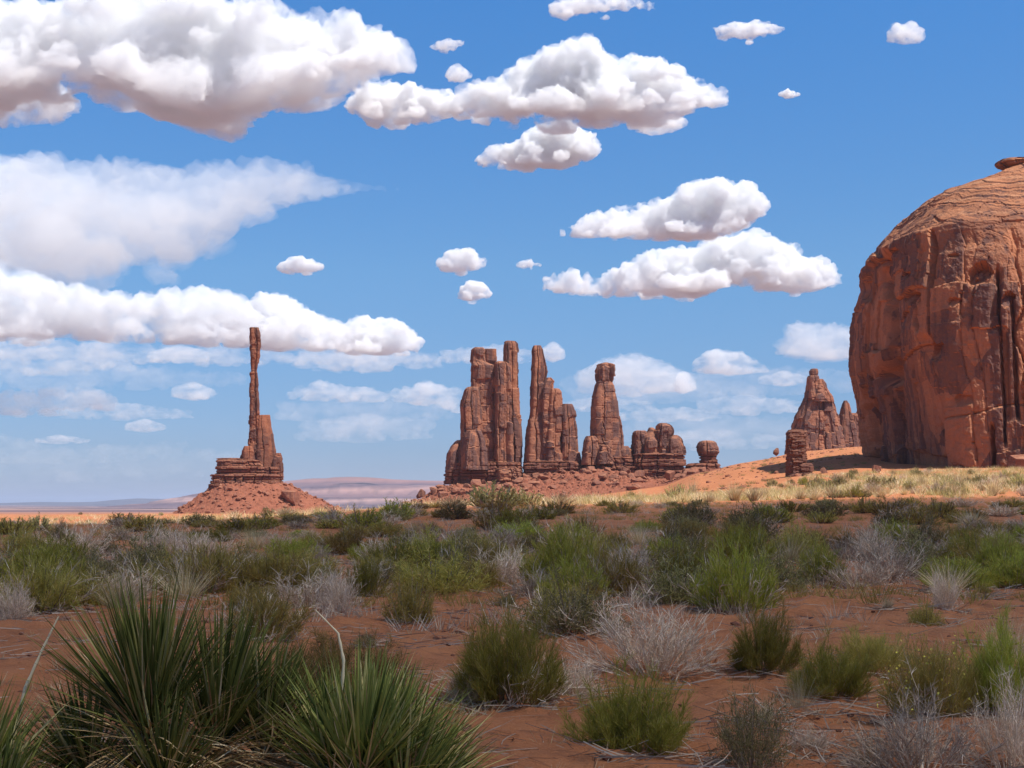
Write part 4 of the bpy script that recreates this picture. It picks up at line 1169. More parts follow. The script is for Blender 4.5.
def twiggy_shrub(seed, R, Hh, n1, n2, n3, w, lump=0.3):
    """Leafless grey shrub: main stems, side branches, twigs."""
    rs = np.random.RandomState(seed)
    tips = dome_tips(rs, n1, R, Hh, lump)
    base = np.stack([tips[:, 0] * 0.28, tips[:, 1] * 0.28, np.full(n1, -0.03)], 1)
    dv = tips - base; L = np.linalg.norm(dv, axis=1); dn = dv / L[:, None]
    b1 = rs.normal(size=(n1, 3)) * 0.10 + np.array([0, 0, 0.10]); d1 = norm(dn - b1)
    st = Brush(); st.add(strips(base, d1, L, w * 1.9, b1, 4, rs, 0.35))
    tw = Brush()
    def sub(P0, D0, B0, L0, n, lo, lf, ww, jit):
        m = len(P0) * n; si = np.repeat(np.arange(len(P0)), n)
        t = rs.uniform(lo, 1.0, m)
        c = P0[si] + D0[si] * (L0[si] * t)[:, None] + B0[si] * (L0[si] * t * t)[:, None]
        d = norm(D0[si] + 2 * B0[si] * t[:, None] + rs.normal(size=(m, 3)) * jit + np.array([0, 0, 0.18]))
        l = L0[si] * lf * rs.uniform(0.5, 1.3, m); b = rs.normal(size=(m, 3)) * 0.16
        tw.add(strips(c, d, l, ww, b, 2, rs, 0.4))
        return c, d, b, l
    a = sub(base, d1, b1, L, n2, 0.25, 0.42, w * 1.1, 0.38)
    sub(*a, n3, 0.2, 0.5, w * 0.75, 0.45)
    return tw.mesh('twigs'), st.mesh('stems')

def grass_tuft(seed, R, Hh, n, w, lean=0.5):
    rs = np.random.RandomState(seed)
    th = rs.uniform(0, 6.283, n); rr = rs.rand(n) ** 0.7
    base = np.stack([R * 0.35 * rr * np.cos(th), R * 0.35 * rr * np.sin(th), np.full(n, -0.02)], 1)
    d = norm(np.stack([np.cos(th) * rr * lean, np.sin(th) * rr * lean, np.ones(n)], 1) + rs.normal(size=(n, 3)) * 0.14)
    bend = np.stack([np.cos(th) * 0.30 * rr, np.sin(th) * 0.30 * rr, -0.18 * rr], 1) + rs.normal(size=(n, 3)) * 0.08
    b = Brush(); b.add(strips(base, d, Hh * rs.uniform(0.45, 1.1, n), w, bend, 3, rs))
    return b.mesh('blades')

def yucca_leaves(rs, c, n, L, w, axis, e0, e1, stiff=0.04, droop=0.0):
    """Stiff sword leaves with a folded (V) section around a head at c; elevation from e0 to e1 degrees about axis."""
    th = rs.uniform(0, 6.283, n); el = np.radians(e0 + (e1 - e0) * rs.rand(n))
    d = np.stack([np.cos(th) * np.cos(el), np.sin(th) * np.cos(el), np.sin(el)], 1)
    d = norm(d + np.asarray(axis, float))
    side = norm(np.cross(d, np.array([0, 0, 1.0]) + rs.normal(size=(n, 3)) * 0.25))
    up = np.cross(side, d)
    l = L * rs.uniform(0.72, 1.1, n); bend = rs.normal(size=(n, 3)) * stiff + np.array([0, 0, -droop])
    S_ = 5
    V = np.zeros((n, S_ + 1, 3, 3))
    for i in range(S_ + 1):
        t = i / S_
        cc = c + d * (0.03 + l * t)[:, None] + bend * (l * t * t)[:, None]
        ww = w * (0.75 + 0.6 * t if t < 0.4 else 0.99 * (1 - ((t - 0.4) / 0.6) ** 1.5) + 0.015)
        V[:, i, 0] = cc - side * ww / 2 + up * ww * 0.22; V[:, i, 1] = cc; V[:, i, 2] = cc + side * ww / 2 + up * ww * 0.22
    b0 = (np.arange(n) * (S_ + 1) * 3)[:, None]
    q = []
    for i in range(S_):
        for j in (0, 1):
            a = b0 + 3 * i + j
            q.append(np.concatenate([a, a + 1, a + 4, a + 3], 1))
    t = np.repeat(rs.rand(n)[:, None], (S_ + 1) * 3, 1).reshape(n, S_ + 1, 3)
    t[:, :, 0] = np.where(t[:, :, 0] > 0.5, np.minimum(t[:, :, 0] + 0.25, 0.93), t[:, :, 0])
    return V.reshape(-1, 3), np.stack(q, 1).reshape(-1, 4), t.ravel()

PLACED = []          # every plant: (x, y, radius)
ALLP = []            # (root, kind, u, d, own label?)
PLURAL = {}

def ground_point(u, v):
    return base_pt(u, v)

def plant(kind, parts, loc, sx, sz, rot, label=None, group=None, own=True, lean=(0, 0)):
    name, cat = KINDS_P[kind]
    r = bpy.data.objects.new(name, None)
    C.objects.link(r)
    r.empty_display_size = 0.1
    r.location = loc
    r.rotation_euler = (lean[0], lean[1], rot)
    q = RS.uniform(0.86, 1.14)
    r.scale = (sx * q, sx / q, sz)
    r['category'] = cat
    if label: r['label'] = label
    if group: r['group'] = group
    for pn, me, m in parts:
        c = bpy.data.objects.new(pn, me); C.objects.link(c); c.parent = r
        if not me.materials: me.materials.append(m)
    ALLP.append((r, kind, own))
    return r

KINDS_P = {'green': ('green_shrub', 'shrub'), 'olive': ('olive_shrub', 'shrub'), 'sage': ('sagebrush', 'shrub'), 'dry': ('dry_shrub', 'shrub'),
           'straw': ('dry_grass_tuft', 'grass tuft'), 'yellow': ('yellow_shrub', 'shrub'), 'sapling': ('sapling', 'shrub'), 'branch': ('dead_branch', 'branch')}
PROTO = {}
def build_protos():
    g, o, s, t, st, y, wd_ = (M[k] for k in ('green', 'olive', 'sage', 'twig', 'straw', 'yellow', 'wood'))
    def fs(mat, *a, **k):
        f, b = fine_shrub(*a, **k); return [('foliage', f, mat), ('stems', b, wd_)]
    def ls(mat, *a, **k):
        f, b = leafy_shrub(*a, **k); return [('foliage', f, mat), ('stems', b, wd_)]
    def ts(*a, **k):
        f, b = twiggy_shrub(*a, **k); return [('twigs', f, t), ('stems', b, t)]
    def dead(parts, seed, n, w, h):
        tw, sm = twiggy_shrub(seed, .62, h, n, 6, 4, w, lump=.5)
        return parts + [('dead_twigs', tw, t)]
    # near, middle and far versions (finer or coarser blades for the size they have in view); unit: radius 0.6, height 0.8
    PROTO['green'] = ([fs(g, 1, .6, .8, 130, 40, 3, .0042), dead(fs(g, 2, .6, .8, 120, 44, 3, .0042), 92, 34, .0055, .40), fs(g, 3, .6, .8, 130, 40, 3, .0044, lump=.6)],
                      [fs(g, 4, .6, .8, 110, 26, 2, .0085), dead(fs(g, 5, .6, .8, 110, 24, 2, .0085, lump=.6), 91, 26, .010, .42), fs(g, 6, .6, .8, 100, 26, 2, .0085, lump=.5)],
                      [fs(g, 7, .6, .8, 90, 16, 1, .020, tl=.13, lump=.6), fs(g, 8, .6, .8, 90, 16, 1, .020, tl=.13, lump=.5)])
    PROTO['olive'] = ([fs(o, 11, .6, .8, 120, 38, 3, .0042, up=.5, jit=.6, lump=.6), fs(o, 12, .6, .8, 120, 36, 3, .0042, up=.6, jit=.55, lump=.5)],
                      [fs(o, 14, .6, .8, 100, 24, 2, .0085, up=.5, jit=.6, lump=.7), dead(fs(o, 15, .6, .8, 100, 24, 2, .0085, up=.5, jit=.6, lump=.5), 93, 30, .010, .5), fs(o, 16, .6, .8, 90, 24, 2, .009, up=.4, jit=.7, lump=.8)],
                      [fs(o, 17, .6, .8, 85, 15, 1, .020, tl=.13, lump=.7, jit=.6), fs(o, 18, .6, .8, 85, 15, 1, .020, tl=.13, lump=.6, jit=.6)])
    PROTO['sage'] = ([ls(s, 21, .6, .8, 160, 34, .009, .045), ls(s, 22, .6, .8, 150, 34, .009, .05)],
                     [dead(ls(s, 24, .6, .8, 130, 30, .014, .055), 94, 30, .010, .5), ls(s, 25, .6, .8, 130, 28, .014, .055)],
                     [ls(s, 27, .6, .8, 90, 18, .03, .08), ls(s, 28, .6, .8, 90, 18, .03, .08)])
    PROTO['dry'] = ([ts(31, .6, .8, 75, 8, 6, .0062), ts(32, .6, .8, 70, 9, 6, .0062, lump=.5)],
                    [ts(34, .6, .8, 70, 8, 5, .009), ts(35, .6, .8, 70, 8, 5, .009, lump=.5), ts(36, .6, .8, 60, 8, 5, .009, lump=.6)],
                    [ts(37, .6, .8, 60, 7, 3, .020), ts(38, .6, .8, 60, 7, 3, .020)])
    PROTO['straw'] = ([[('blades', grass_tuft(41, .6, .8, 420, .0052), st)], [('blades', grass_tuft(42, .6, .8, 360, .0052, .8), st)]],
                      [[('blades', grass_tuft(43, .6, .8, 320, .012), st)], [('blades', grass_tuft(44, .6, .8, 280, .012, .8), st)]],
                      [[('blades', grass_tuft(45, .6, .8, 240, .034, .9), st)], [('blades', grass_tuft(46, .6, .8, 240, .034, .7), st)]])
    PROTO['yellow'] = ([fs(y, 51, .6, .8, 80, 34, 2, .0048, lump=.6)], [fs(y, 52, .6, .8, 100, 24, 2, .0085, lump=.7), fs(y, 53, .6, .8, 100, 24, 2, .0085)],
                       [fs(y, 54, .6, .8, 80, 15, 1, .024, tl=.13, lump=.7), fs(y, 55, .6, .8, 80, 15, 1, .024, tl=.13), fs(y, 56, .6, .8, 76, 15, 1, .024, tl=.13, lump=.8)])

def normalise(lods):
    """Bring every pattern plant to radius 0.6 and height 0.8, whatever its sprays reached."""
    for lod in lods:
        for parts in lod:
            arr = []
            for pn, me, m in parts:
                V = np.empty(len(me.vertices) * 3, np.float32); me.vertices.foreach_get('co', V); arr.append(V.reshape(-1, 3))
            A = np.vstack(arr)
            r = np.percentile(np.hypot(A[:, 0], A[:, 1]), 98.5); h = np.percentile(A[:, 2], 99.3)
            for (pn, me, m), V in zip(parts, arr):
                V = V * np.array([.6 / r, .6 / r, .8 / h]); me.vertices.foreach_set('co', V.astype(np.float32).ravel()); me.update()

def pick(kind, d, i):
    lod = PROTO[kind][0 if d < 17 else 1 if d < 62 else 2]
    return lod[i % len(lod)]

RS = np.random.RandomState(77)
def at(kind, u, vb, wpx, hpx, label=None, own=True, group=None):
    """Stand a plant with its foot at pixel (u, vb), as wide and tall as surveyed there."""
    p = ground_point(u, vb)
    d = p.y
    if d > 1400: raise ValueError('no ground at %s, %s' % (u, vb))
    sx = wpx * d / F / 1.2; sz = hpx * d / F / 0.80
    PLACED.append((p.x, p.y, wpx * d / F / 2))
    return plant(kind, pick(kind, d, RS.randint(9)), (p.x, p.y, p.z - 0.02 * sz), sx, sz, RS.uniform(0, 6.28), label, group, own)

HEROES = [
    ('green', 510, 702, 130, 88, 'bright green broom-like shrub right of the yuccas, beside bare sand'),
    ('green', 634, 752, 128, 82, 'rounded green shrub low in front, below the big pale dry shrub'),
    ('sage', 750, 768, 88, 80, 'dark grey-green leafy shrub at the bottom edge between green shrub and grey brush'),
    ('dry', 655, 674, 165, 82, 'big pale leafless shrub in the middle of the near sand'),
    ('dry', 575, 697, 70, 36, 'low pale twigs between the bright green broom shrub and the rounded green one'),
    ('dry', 470, 704, 60, 30, 'flat grey twigs at the left foot of the bright green broom shrub'),
    ('green', 764, 672, 78, 66, 'upright green shrub touching the right side of the big pale shrub'),
    ('green', 828, 697, 84, 54, 'fresh green shrub with straw grass along its left foot'),
    ('straw', 798, 712, 60, 52, 'straw-coloured grass clump in front of the fresh green shrub'),
    ('straw', 765, 722, 44, 34, 'small straw clump behind the dark grey-green leafy shrub'),
    ('olive', 872, 670, 80, 40, 'low dark olive shrub behind the fresh green shrub'),
    ('olive', 930, 716, 110, 76, 'yellow-green shrub at the right, left half of the flowering pair'),
    ('green', 1005, 712, 110, 92, 'tall yellow-flecked green shrub at the right edge above the grey brush'),
    ('dry', 920, 776, 170, 84, 'large tangled grey brush at the bottom right corner'),
    ('dry', 1010, 772, 120, 100, 'upright grey brush cut by the right edge at the bottom'),
    ('straw', 870, 768, 80, 60, 'thin straw grass at the left end of the tangled grey brush'),
    ('dry', 812, 752, 70, 28, 'low grey twigs right of the dark grey-green leafy shrub'),
    ('straw', 1010, 664, 70, 64, 'wispy tan grass at the right edge above the flowering shrub'),
    ('olive', 925, 627, 44, 26, 'small olive shrub alone on the bare sand at right'),
    ('straw', 888, 609, 22, 15, 'tiny straw tuft on the bare sand left of the small dead bush'),
    ('sapling', 985, 600, 16, 16, 'tiny round-headed sapling on the bare sand at far right'),
    ('dry', 890, 580, 78, 50, 'pale fan-shaped dry shrub standing out at right in the middle distance'),
    ('dry', 872, 560, 55, 34, 'pale dry shrub directly behind the fan-shaped dry shrub'),
    ('sage', 922, 577, 50, 28, 'dark low shrub at the right foot of the fan-shaped dry shrub'),
    ('dry', 945, 609, 40, 42, 'small white dead bush on the bare sand at right'),
    ('green', 1000, 576, 62, 40, 'green shrub near the right edge beyond the bare sand'),
    ('olive', 1003, 558, 50, 22, 'olive shrub behind the green shrub near the right edge'),
    ('green', 820, 583, 66, 38, 'green shrub left of the fan-shaped dry shrub'),
    ('olive', 795, 558, 60, 36, 'dark olive shrub in the row below the dark layered pillar'),
    ('dry', 845, 560, 40, 24, 'thin dry shrub between the green shrub and the fan-shaped dry shrub'),
    ('green', 735, 612, 92, 66, 'big rounded green shrub, right of a pair behind the big pale shrub'),
    ('green', 682, 598, 72, 52, 'big rounded green shrub, left of a pair behind the big pale shrub'),
    ('green', 700, 580, 60, 40, 'green shrub peeking over the pair of big rounded shrubs'),
    ('dry', 628, 594, 62, 50, 'grey tangle of dead twigs between the two largest green shrubs'),
    ('green', 563, 592, 92, 64, 'largest bright green shrub in the middle distance, with dead wood at its foot'),
    ('dry', 546, 596, 36, 22, 'pale dead wood at the left foot of the largest bright green shrub'),
    ('dry', 578, 588, 36, 26, 'pale forked dead branches at the right foot of the largest bright green shrub'),
    ('sapling', 587, 607, 40, 26, 'small umbrella-shaped bush on a single stem on the sand'),
    ('olive', 410, 623, 62, 50, 'round brownish olive shrub alone on the sand above the right yucca'),
    ('green', 366, 597, 40, 38, 'fresh green small shrub behind the pale dry shrub left of centre'),
    ('dry', 340, 611, 50, 42, 'pale dry shrub with bare forked stems left of centre'),
    ('olive', 272, 594, 96, 48, 'wide olive green shrub behind the big yucca'),
    ('sage', 460, 581, 66, 46, 'grey-green shrub with dark woody foot below the widest tower'),
    ('dry', 415, 566, 56, 36, 'pale twiggy shrub left of the grey-green woody-footed shrub'),
    ('dry', 14, 622, 58, 42, 'pale dry shrub at the left edge behind the yuccas'),
    ('green', 42, 592, 110, 48, 'wide green shrub at the left edge in the middle distance'),
    ('dry', 120, 600, 90, 36, 'greyish dry brush just behind the big yucca, on its left'),
    ('straw', 185, 600, 80, 44, 'tan grassy clump just behind the tips of the big yucca'),
    ('olive', 335, 700, 140, 66, 'soft olive brush behind the right yucca'),
    ('olive', 262, 640, 90, 50, 'soft olive brush between the two large yuccas'),
    ('sage', 366, 647, 26, 14, 'tiny dark shrub on the sand above the right yucca'),
    ('green', 396, 519, 46, 20, 'vivid green shrub on the crest, in the gap left of the towers'),
    ('yellow', 38, 531, 32, 16, 'sunlit yellow-green shrub on the crest at far left'),
    ('sage', 60, 541, 38, 20, 'dark twiggy shrub on the crest right of the sunlit far-left shrub'),
    ('yellow', 494, 508, 62, 24, 'sunlit yellowish shrub on the crest under the widest tower'),
    ('sage', 456, 519, 44, 18, 'dark shrub on the crest under the left end of the widest tower'),
    ('yellow', 525, 506, 40, 16, 'sunlit yellowish shrub under the gap between the two left towers'),
    ('straw', 452, 508, 44, 15, 'pale straw clump in the sun at the left foot of the towers\' apron'),
    ('straw', 560, 505, 50, 15, 'wide pale straw clump in the sun under the stepped tower'),
    ('straw', 235, 518, 26, 9, 'pale straw clump in the sun at the foot of the needle\'s cone, left one'),
    ('straw', 285, 516, 34, 11, 'pale straw clump in the sun at the foot of the needle\'s cone, right one'),
    ('straw', 692, 498, 24, 20, 'bright straw clump on sunlit sand under the mushroom rock'),
    ('yellow', 632, 500, 18, 9, 'small yellow-green shrub on the sunlit sand under the knobbly rock'),
    ('sage', 697, 527, 42, 26, 'dark shrub on the shadow edge below the mushroom rock'),
    ('sage', 750, 542, 70, 38, 'large dark shrub in the shade below the orange ridge'),
    ('dry', 722, 560, 40, 26, 'grey twigs left below the large dark shrub'),
    ('olive', 250, 612, 60, 30, 'low olive brush at the right shoulder of the big yucca'),
    ('straw', 640, 545, 40, 24, 'thin dry grass above the grey twig tangle'),
    ('sage', 505, 607, 30, 14, 'small dark wood-like scrub at the edge of the sand below the stepped tower'),
]

def sapling_parts(seed):
    f, s_ = leafy_shrub(seed, .6, .42, 60, 26, .02, .06)
    V = np.empty(len(f.vertices) * 3, np.float32); f.vertices.foreach_get('co', V); V = V.reshape(-1, 3)
    V[:, 2] += 0.36; V[:, 2] = np.where(V[:, 2] < 0.36, 0.36 + (V[:, 2] - 0.36) * 0.2, V[:, 2]); f.vertices.foreach_set('co', V.ravel())
    V = np.empty(len(s_.vertices) * 3, np.float32); s_.vertices.foreach_get('co', V); V = V.reshape(-1, 3)
    V[:, 2] += 0.36; s_.vertices.foreach_set('co', V.ravel())
    rs = np.random.RandomState(seed)
    b = Brush(); b.add(strips(np.zeros((8, 3)) + rs.normal(size=(8, 3)) * .012, norm(np.array([[0.1, 0, 1]]) + rs.normal(size=(8, 3)) * .06), 0.45, 0.05, None, 2, rs, .8))
    return [('foliage', f, M['olive']), ('branches', s_, M['wood']), ('trunk', b.mesh('trunk'), M['wood'])]

def build_heroes():
    for lods in PROTO.values(): normalise(lods)
    PROTO['sapling'] = ([sapling_parts(61)],) * 3
    for h in HEROES:
        at(*h)
    # yellow flower heads on the right-hand shrub: part of that shrub
    rs = np.random.RandomState(3)
    for r, kind, own in list(ALLP):
        if 'yellow-flecked' in r.get('label', '') or 'flowering pair' in r.get('label', ''):
            n = 130
            tp = dome_tips(rs, n, .6, .8, .3)
            b = Brush(); b.add(strips(tp, norm(rs.normal(size=(n, 3))), .022, .02, None, 1, rs, .8))
            put('flowers', b.mesh('flowers'), M['flower'], parent=r, kind='stuff')

def build_yuccas():
    def yucca(u, d, heads, label, seed, skirt=110, stalk=None):
        rs = np.random.RandomState(seed)
        x = (u - 512) / F * d
        z = gz(x, d)
        r = bpy.data.objects.new('yucca', None); C.objects.link(r); r.location = (x, d, z)
        tag(r, label, 'yucca')
        PLACED.append((x, d, 0.9))
        lv, dl, tr = Brush(), Brush(), Brush()
        for (dx, dyy, hz, L, n, ax) in heads:
            c = np.array([dx, dyy, hz])
            lv.add(yucca_leaves(rs, c, int(n * 1.75), L, 0.017, ax, 20, 88))
            lv.add(yucca_leaves(rs, c, n // 4, L * 0.9, 0.015, ax, -8, 30, droop=0.06))
            dl.add(yucca_leaves(rs, c - np.array([0, 0, 0.05]), int(skirt * 1.6), L * 0.85, 0.013, (0, 0, 0), -60, 12, 0.12, 0.16))
            dl.add(yucca_leaves(rs, c + np.array([0, -0.14, -0.02]), skirt, L * 0.8, 0.012, (0, -.3, 0), -40, 40, 0.14, 0.12))
            dl.add(yucca_leaves(rs, c - np.array([0, 0, 0.03]), skirt // 2, L * 0.9, 0.010, ax, 5, 65, 0.10, 0.05))
            n2 = 90
            th = rs.uniform(0, 6.28, n2)
            P = c + np.stack([np.cos(th) * .05, np.sin(th) * .05, rs.uniform(-hz - .02, .02, n2)], 1)
            tr.add(strips(P, norm(np.stack([np.cos(th), np.sin(th), np.full(n2, .5)], 1)), .09, .03, None, 1, rs, .5, tint=rs.rand(n2) * .4))
        put('leaves', lv.mesh('leaves'), M['yucca'], parent=r)
        put('dead_leaves', dl.mesh('dead_leaves'), M['dead_leaf'], parent=r, label='straw brown dead leaves hanging under the green ones')
        put('trunk', tr.mesh('trunk'), M['dead_leaf'], parent=r)
        if stalk:
            import bmesh
            pts = [Vector(p) for p in stalk]
            V, Fc = [], []
            m = 6
            path = []
            for i in range(len(pts) - 1):
                for k in range(6): path.append(pts[i].lerp(pts[i + 1], k / 6))
            path.append(pts[-1])
            for i, p in enumerate(path):
                rad = 0.012 * (1 - 0.65 * i / (len(path) - 1)) * (1 + 0.2 * math.sin(i * 2.1))
                for j in range(m):
                    a = 2 * math.pi * j / m
                    V.append((p.x + rad * math.cos(a), p.y + rad * math.sin(a), p.z))
            me = mesh_from('flower_stalk', V, grid_faces(len(path), m, wrap=True))
            set_attr(me, 'tint', np.full(len(V), 0.93))
            put('flower_stalk', me, M['straw'], parent=r, label='pale dry leafless flower stalk')
        return r
    # heads: offset x, y, height of head, leaf length, number of leaves, lean
    yucca(178, 7.6, [(-0.12, 0.0, 0.42, 0.80, 190, (-0.10, 0, 0.45)), (0.20, 0.12, 0.34, 0.72, 150, (0.30, 0.05, 0.4)), (0.02, -0.25, 0.18, 0.55, 90, (0.1, -0.3, 0.1)), (-0.42, -0.02, 0.20, 0.55, 90, (-0.35, 0, 0.15)), (0.44, 0.2, 0.30, 0.60, 90, (0.35, 0, 0.5))],
          'largest yucca, with several spiky heads over brown dead leaves, left of centre in front', 1, skirt=120)
    yucca(362, 7.5, [(0.0, 0.0, 0.24, 0.68, 190, (0.20, 0, 0.25)), (0.22, -0.05, 0.14, 0.60, 110, (0.55, -0.05, 0.05)), (-0.12, 0.1, 0.2, 0.62, 90, (-0.15, 0, 0.35)), (0.1, 0.12, 0.2, 0.62, 110, (0.35, 0.1, 0.3)), (0.28, 0.0, 0.08, 0.5, 70, (0.75, 0, -0.1))],
          'rounded yucca leaning to the right with one bent pale flower stalk', 2, skirt=110,
          stalk=[(-0.06, 0.05, 0.25), (-0.10, 0.05, 0.62), (-0.09, 0.05, 0.86), (-0.12, 0.05, 1.0), (-0.24, 0.05, 1.12)])
    yucca(0, 7.2, [(-0.08, 0.0, 0.14, 0.62, 150, (-0.05, 0, 0.2)), (0.10, -0.2, 0.06, 0.5, 80, (0.3, -0.1, 0.1))],
          'yucca cut by the left edge, with a leaning pale stalk', 3, skirt=90,
          stalk=[(-0.02, 0.3, 0.3), (0.06, 0.3, 0.66), (0.14, 0.3, 0.85), (0.22, 0.3, 1.02)])

def build_scatter():
    rs = np.random.RandomState(2024)
    def free(x, y, r, k):
        for a, b, q in PLACED:
            if (a - x) ** 2 + (b - y) ** 2 < ((q + r) * k) ** 2: return False
        return True
    BARE = [(400, 520, 598, 700), (760, 1030, 596, 668), (440, 620, 690, 790), (575, 640, 600, 680), (640, 760, 745, 800), (560, 640, 515, 532), (820, 960, 655, 700)]
    n, tries = 0, 0
    # shaded flat: between the near sand and the crest
    while n < 255 and tries < 16000:
        tries += 1
        u = rs.uniform(-30, 1054); v = 506 + 130 * rs.rand() ** 1.5
        if any(a < u < b and c < v < e for a, b, c, e in BARE): continue
        p = ground_point(u, v)
        if p.y > 172 or p.y < 16: continue
        f = perlin(np.array([[p.x / 9, p.y / 9, 3.3]]), 4)[0]
        if f < -0.25 and rs.rand() < 0.8: continue
        k = rs.choice(['green', 'olive', 'sage', 'dry', 'straw'], p=[0.27, 0.30, 0.18, 0.17, 0.08])
        wm = rs.uniform(0.9, 2.1) * (1.0 if p.y < 60 else 1.35)
        if not free(p.x, p.y, wm / 2, 0.56): continue
        hm = wm * rs.uniform(0.40, 0.58) * (0.95 if p.y < 50 else 0.74 if p.y < 90 else 0.62) * (0.75 if u < 330 and v < 545 else 1.0)
        wp, hp = wm * F / p.y, hm * F / p.y
        at(k, u, v, wp, hp, None, False); n += 1
    # sunlit strip beyond the shadow
    n, tries = 0, 0
    while n < 150 and tries < 8000:
        tries += 1
        u = 410 + 650 * rs.rand() ** 0.75; v = rs.uniform(472, 508)
        p = ground_point(u, v)
        if p.y < 150 or p.y > 392: continue
        if u < 760 and p.y > 300: continue
        k = rs.choice(['yellow', 'straw', 'dry', 'green', 'sage'], p=[0.36, 0.48, 0.10, 0.03, 0.03])
        wm = rs.uniform(1.4, 3.2) * (1.25 if rs.rand() < .25 else 1)
        if not free(p.x, p.y, wm / 2, 0.65): continue
        at(k, u, v, wm * F / p.y, wm * rs.uniform(.45, .7) * F / p.y, None, False); n += 1
    n, tries = 0, 0
    while n < 14 and tries < 800:
        tries += 1
        u = rs.uniform(0, 400); v = rs.uniform(513, 526)
        p = ground_point(u, v)
        if p.y < 95 or p.y > 800: continue
        wm = rs.uniform(1.1, 2.2) * (1.0 if p.y < 400 else 1.5)
        if not free(p.x, p.y, wm / 2, 0.8): continue
        at(rs.choice(['yellow', 'straw', 'sage']), u, v, wm * F / p.y, wm * .55 * F / p.y, None, False); n += 1

MARKS = [(165, 'the far ridge'), (335, 'the needle'), (440, 'the gap'), (525, 'the widest tower'), (582, 'the stepped tower'), (634, 'the square tower'),
         (690, 'the knobbly rock'), (765, 'the mushroom rock'), (852, 'the dark pillar'), (920, "the butte's left corner"), (972, "the butte's middle"), (5000, "the butte's right part")]
ORD = ['leftmost', 'second', 'third', 'fourth', 'fifth', 'sixth', 'seventh', 'eighth', 'ninth', 'tenth', 'eleventh', 'twelfth', 'thirteenth', 'fourteenth', 'fifteenth', 'sixteenth', 'seventeenth', 'eighteenth', 'nineteenth', 'twentieth', 'twenty-first', 'twenty-second', 'twenty-third', 'twenty-fourth', 'twenty-fifth']
WORDS = {'green': ('green shrub', 'green shrubs'), 'olive': ('olive shrub', 'olive shrubs'), 'sage': ('dark shrub', 'dark shrubs'), 'dry': ('dry shrub', 'dry shrubs'),
         'straw': ('straw tuft', 'straw tufts'), 'yellow': ('yellowish shrub', 'yellowish shrubs'), 'sapling': ('sapling', 'saplings')}
def label_plants():
    """Say of each plant which one it is: its kind, the strip of ground it grows in, the rock it stands under and its place in that row."""
    zones = {}
    for r, kind, own in ALLP:
        x, y, z = r.location
        u = x / y * F + 512
        mk = next(m for lim, m in MARKS if u < lim)
        zone = 'on the near flat' if y < 30 else 'in the middle distance' if y < 62 else 'near the crest' if y < 150 else 'in the near sunlit strip' if y < 225 else 'in the far sunlit strip'
        zones.setdefault((kind, zone, mk), []).append((u, r, own))
    for (kind, zone, mk), rows in zones.items():
        rows.sort(key=lambda q: q[0])
        one, many = WORDS[kind]
        for i, (u, r, own) in enumerate(rows):
            if not r.get('group'):
                r['group'] = many + ' ' + zone
            if own and r.get('label'): continue
            if len(rows) == 1: r['label'] = 'only %s %s below %s' % (one, zone, mk)
            else: r['label'] = '%s %s %s %s below %s' % (ORD[min(i, 24)], 'of the' if i == 0 else 'from left of', many, zone, mk)

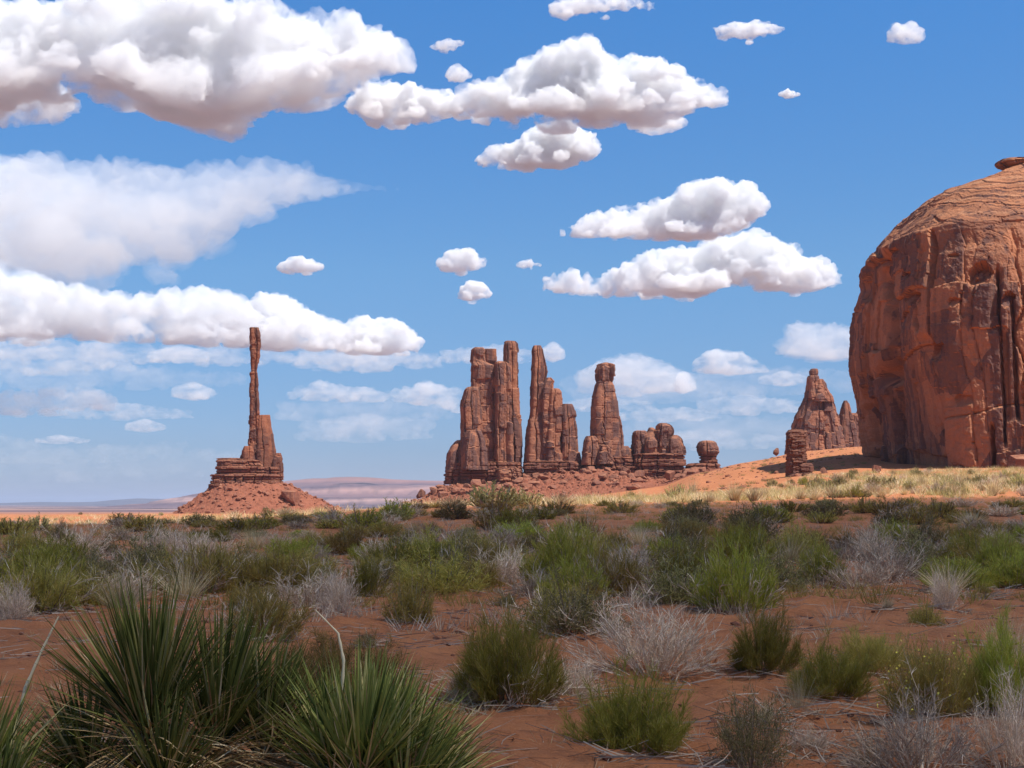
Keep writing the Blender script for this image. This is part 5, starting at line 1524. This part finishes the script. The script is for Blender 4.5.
def build_stuff():
    """Ground cover nobody could count: far scrub, short dry grass, twigs and pebbles."""
    rs = np.random.RandomState(31)
    def clumps(pts, hs, nb, wk, lean):
        n = len(pts) * nb; si = np.repeat(np.arange(len(pts)), nb)
        h = np.repeat(hs, nb)
        th = rs.uniform(0, 6.28, n); rr = np.sqrt(rs.rand(n))
        P = pts[si] + np.stack([np.cos(th) * rr * h * .55, np.sin(th) * rr * h * .55, -0.02 * h], 1)
        d = norm(np.stack([np.cos(th) * rr * lean, np.sin(th) * rr * lean, np.ones(n)], 1) + rs.normal(size=(n, 3)) * .25)
        return strips(P, d, h * rs.uniform(.45, 1.05, n), h * wk, None, 1, rs, .25, tint=np.clip(np.repeat(rs.rand(len(pts)), nb) + rs.normal(size=n) * .15, 0, 1))
    def sample(n, ylo, yhi, scale, sd, thr, extra=None, power=1.0, stray=0.0):
        out = np.zeros((0, 2))
        while len(out) < n:
            y = ylo + (yhi - ylo) * rs.rand(4 * n) ** power; u = rs.uniform(-60, 1080, 4 * n); x = (u - 512) / F * y
            ok = (perlin(np.stack([x / scale, y / scale, np.full(4 * n, 1.1)], 1), sd) > thr) | (rs.rand(4 * n) < stray)
            if extra is not None: ok &= extra(u, y)
            out = np.vstack([out, np.stack([x, y], 1)[ok]])
        out = out[:n]
        return np.stack([out[:, 0], out[:, 1], ground_z(out[:, 0], out[:, 1])], 1)
    # far scrub in the sun and on the crest
    b = Brush(); p = sample(1500, 150, 400, 10, 3, 0.10, lambda u, y: ~((u < 430) & (y > 170)) & ~((u < 800) & (y > 330))); b.add(clumps(p, rs.uniform(.5, 1.4, len(p)), 22, .05, .9))
    p = sample(1100, 165, 396, 7, 6, 0.22, lambda u, y: (u > 840) | ((y < 240) & (u > 540))); b.add(clumps(p, rs.uniform(.7, 1.7, len(p)), 30, .04, 1.0))
    p = sample(500, 200, 780, 20, 16, 0.05, lambda u, y: u < 420); b.add(clumps(p, rs.uniform(.6, 1.5, len(p)), 24, .05, 1.1))
    put('scrub', b.mesh('scrub'), M['sungrass'], kind='stuff', label='low sunlit yellow scrub and dry grass scattered before the rocks')
    b = Brush(); p = sample(2600, 24, 150, 6, 8, -0.02, power=1.05); b.add(clumps(p, rs.uniform(.14, .42, len(p)), 26, .04, .9))
    put('scrub', b.mesh('scrub'), M['olive'], kind='stuff', label='low olive undergrowth between the shrubs on the shaded flat')
    b = Brush(); p = sample(1900, 20, 150, 5, 18, -0.02, power=1.05); b.add(clumps(p, rs.uniform(.15, .45, len(p)), 24, .03, 1.0))
    put('dry_grass', b.mesh('dry_grass'), M['twig'], kind='stuff', label='low grey dry grass between the shrubs on the shaded flat')
    b = Brush(); p = sample(620, 6.5, 30, 2.5, 8, 0.08, stray=.12); b.add(clumps(p, rs.uniform(.05, .2, len(p)), 12, .035, 1.2))
    put('dry_grass', b.mesh('dry_grass'), M['straw'], kind='stuff', label='sparse short straw grass on the near sand')
    b = Brush(); p = sample(130, 330, 720, 40, 12, -0.1, lambda u, y: (u > 690) & (u < 868)); b.add(clumps(p, rs.uniform(.5, 1.3, len(p)), 60, .05, 1.0))
    put('scrub', b.mesh('scrub'), M['sage'], kind='stuff', label='tiny dark scrub dotted over the orange ridge')
    # fallen twigs
    p = sample(5200, 6.5, 34, 2.0, 11, 0.05, stray=.15); n = len(p)
    th = rs.uniform(0, 6.28, n)
    b = Brush(); b.add(strips(p + np.array([0, 0, .008]), norm(np.stack([np.cos(th), np.sin(th), rs.uniform(-.02, .2, n)], 1)), rs.uniform(.06, .5, n), rs.uniform(.005, .014, n), rs.normal(size=(n, 3)) * np.array([.25, .25, .05]), 3, rs, .5))
    put('twig_litter', b.mesh('twig_litter'), M['wood'], kind='stuff', label='fallen dead twigs littering the near sand')
    near = [q for q in PLACED if 6 < q[1] < 60]
    b = Brush()
    for (x, y, r) in near:
        n = int(70 if y < 30 else 40)
        th = rs.uniform(0, 6.28, n); rr = r * rs.uniform(.5, 1.5, n)
        X, Y = x + rr * np.cos(th), y + rr * np.sin(th)
        P = np.stack([X, Y, ground_z(X, Y) + .012], 1); t2 = rs.uniform(0, 6.28, n); f = max(1, y / 18)
        b.add(strips(P, norm(np.stack([np.cos(t2), np.sin(t2), rs.uniform(0, .35, n)], 1)), rs.uniform(.08, .45, n), rs.uniform(.006, .012, n) * f, rs.normal(size=(n, 3)) * np.array([.25, .25, .08]), 2, rs, .5))
    put('twig_litter', b.mesh('twig_litter'), M['twig'], kind='stuff', label='pale dead twigs fallen round the feet of the shrubs')
    parts = []
    p = sample(2200, 6.5, 40, 3, 5, 0.0, stray=.4)
    for q in p:
        V, f = boulder_verts(rs.randint(9999), 1, 6, .1, (1, .8, .6)); parts.append((V * rs.uniform(.008, .04) * (1 if rs.rand() < .9 else 2) + q, f))
    V, f = join(parts)
    put('pebbles', mesh_from('pebbles', V, f, smooth=False), M['boulder'], kind='stuff', label='small red pebbles and clods on the near sand')

# ------------------------------------------------------------------ build
rock_mats()
build_ground()
build_haze(3.2e-5)
build_far()
build_talus()
build_towers()
build_butte()
build_boulders()
build_debris()
build_clouds()
build_overhead()
plant_mats()
build_protos()
build_yuccas()
build_heroes()
build_scatter()
label_plants()
build_stuff()
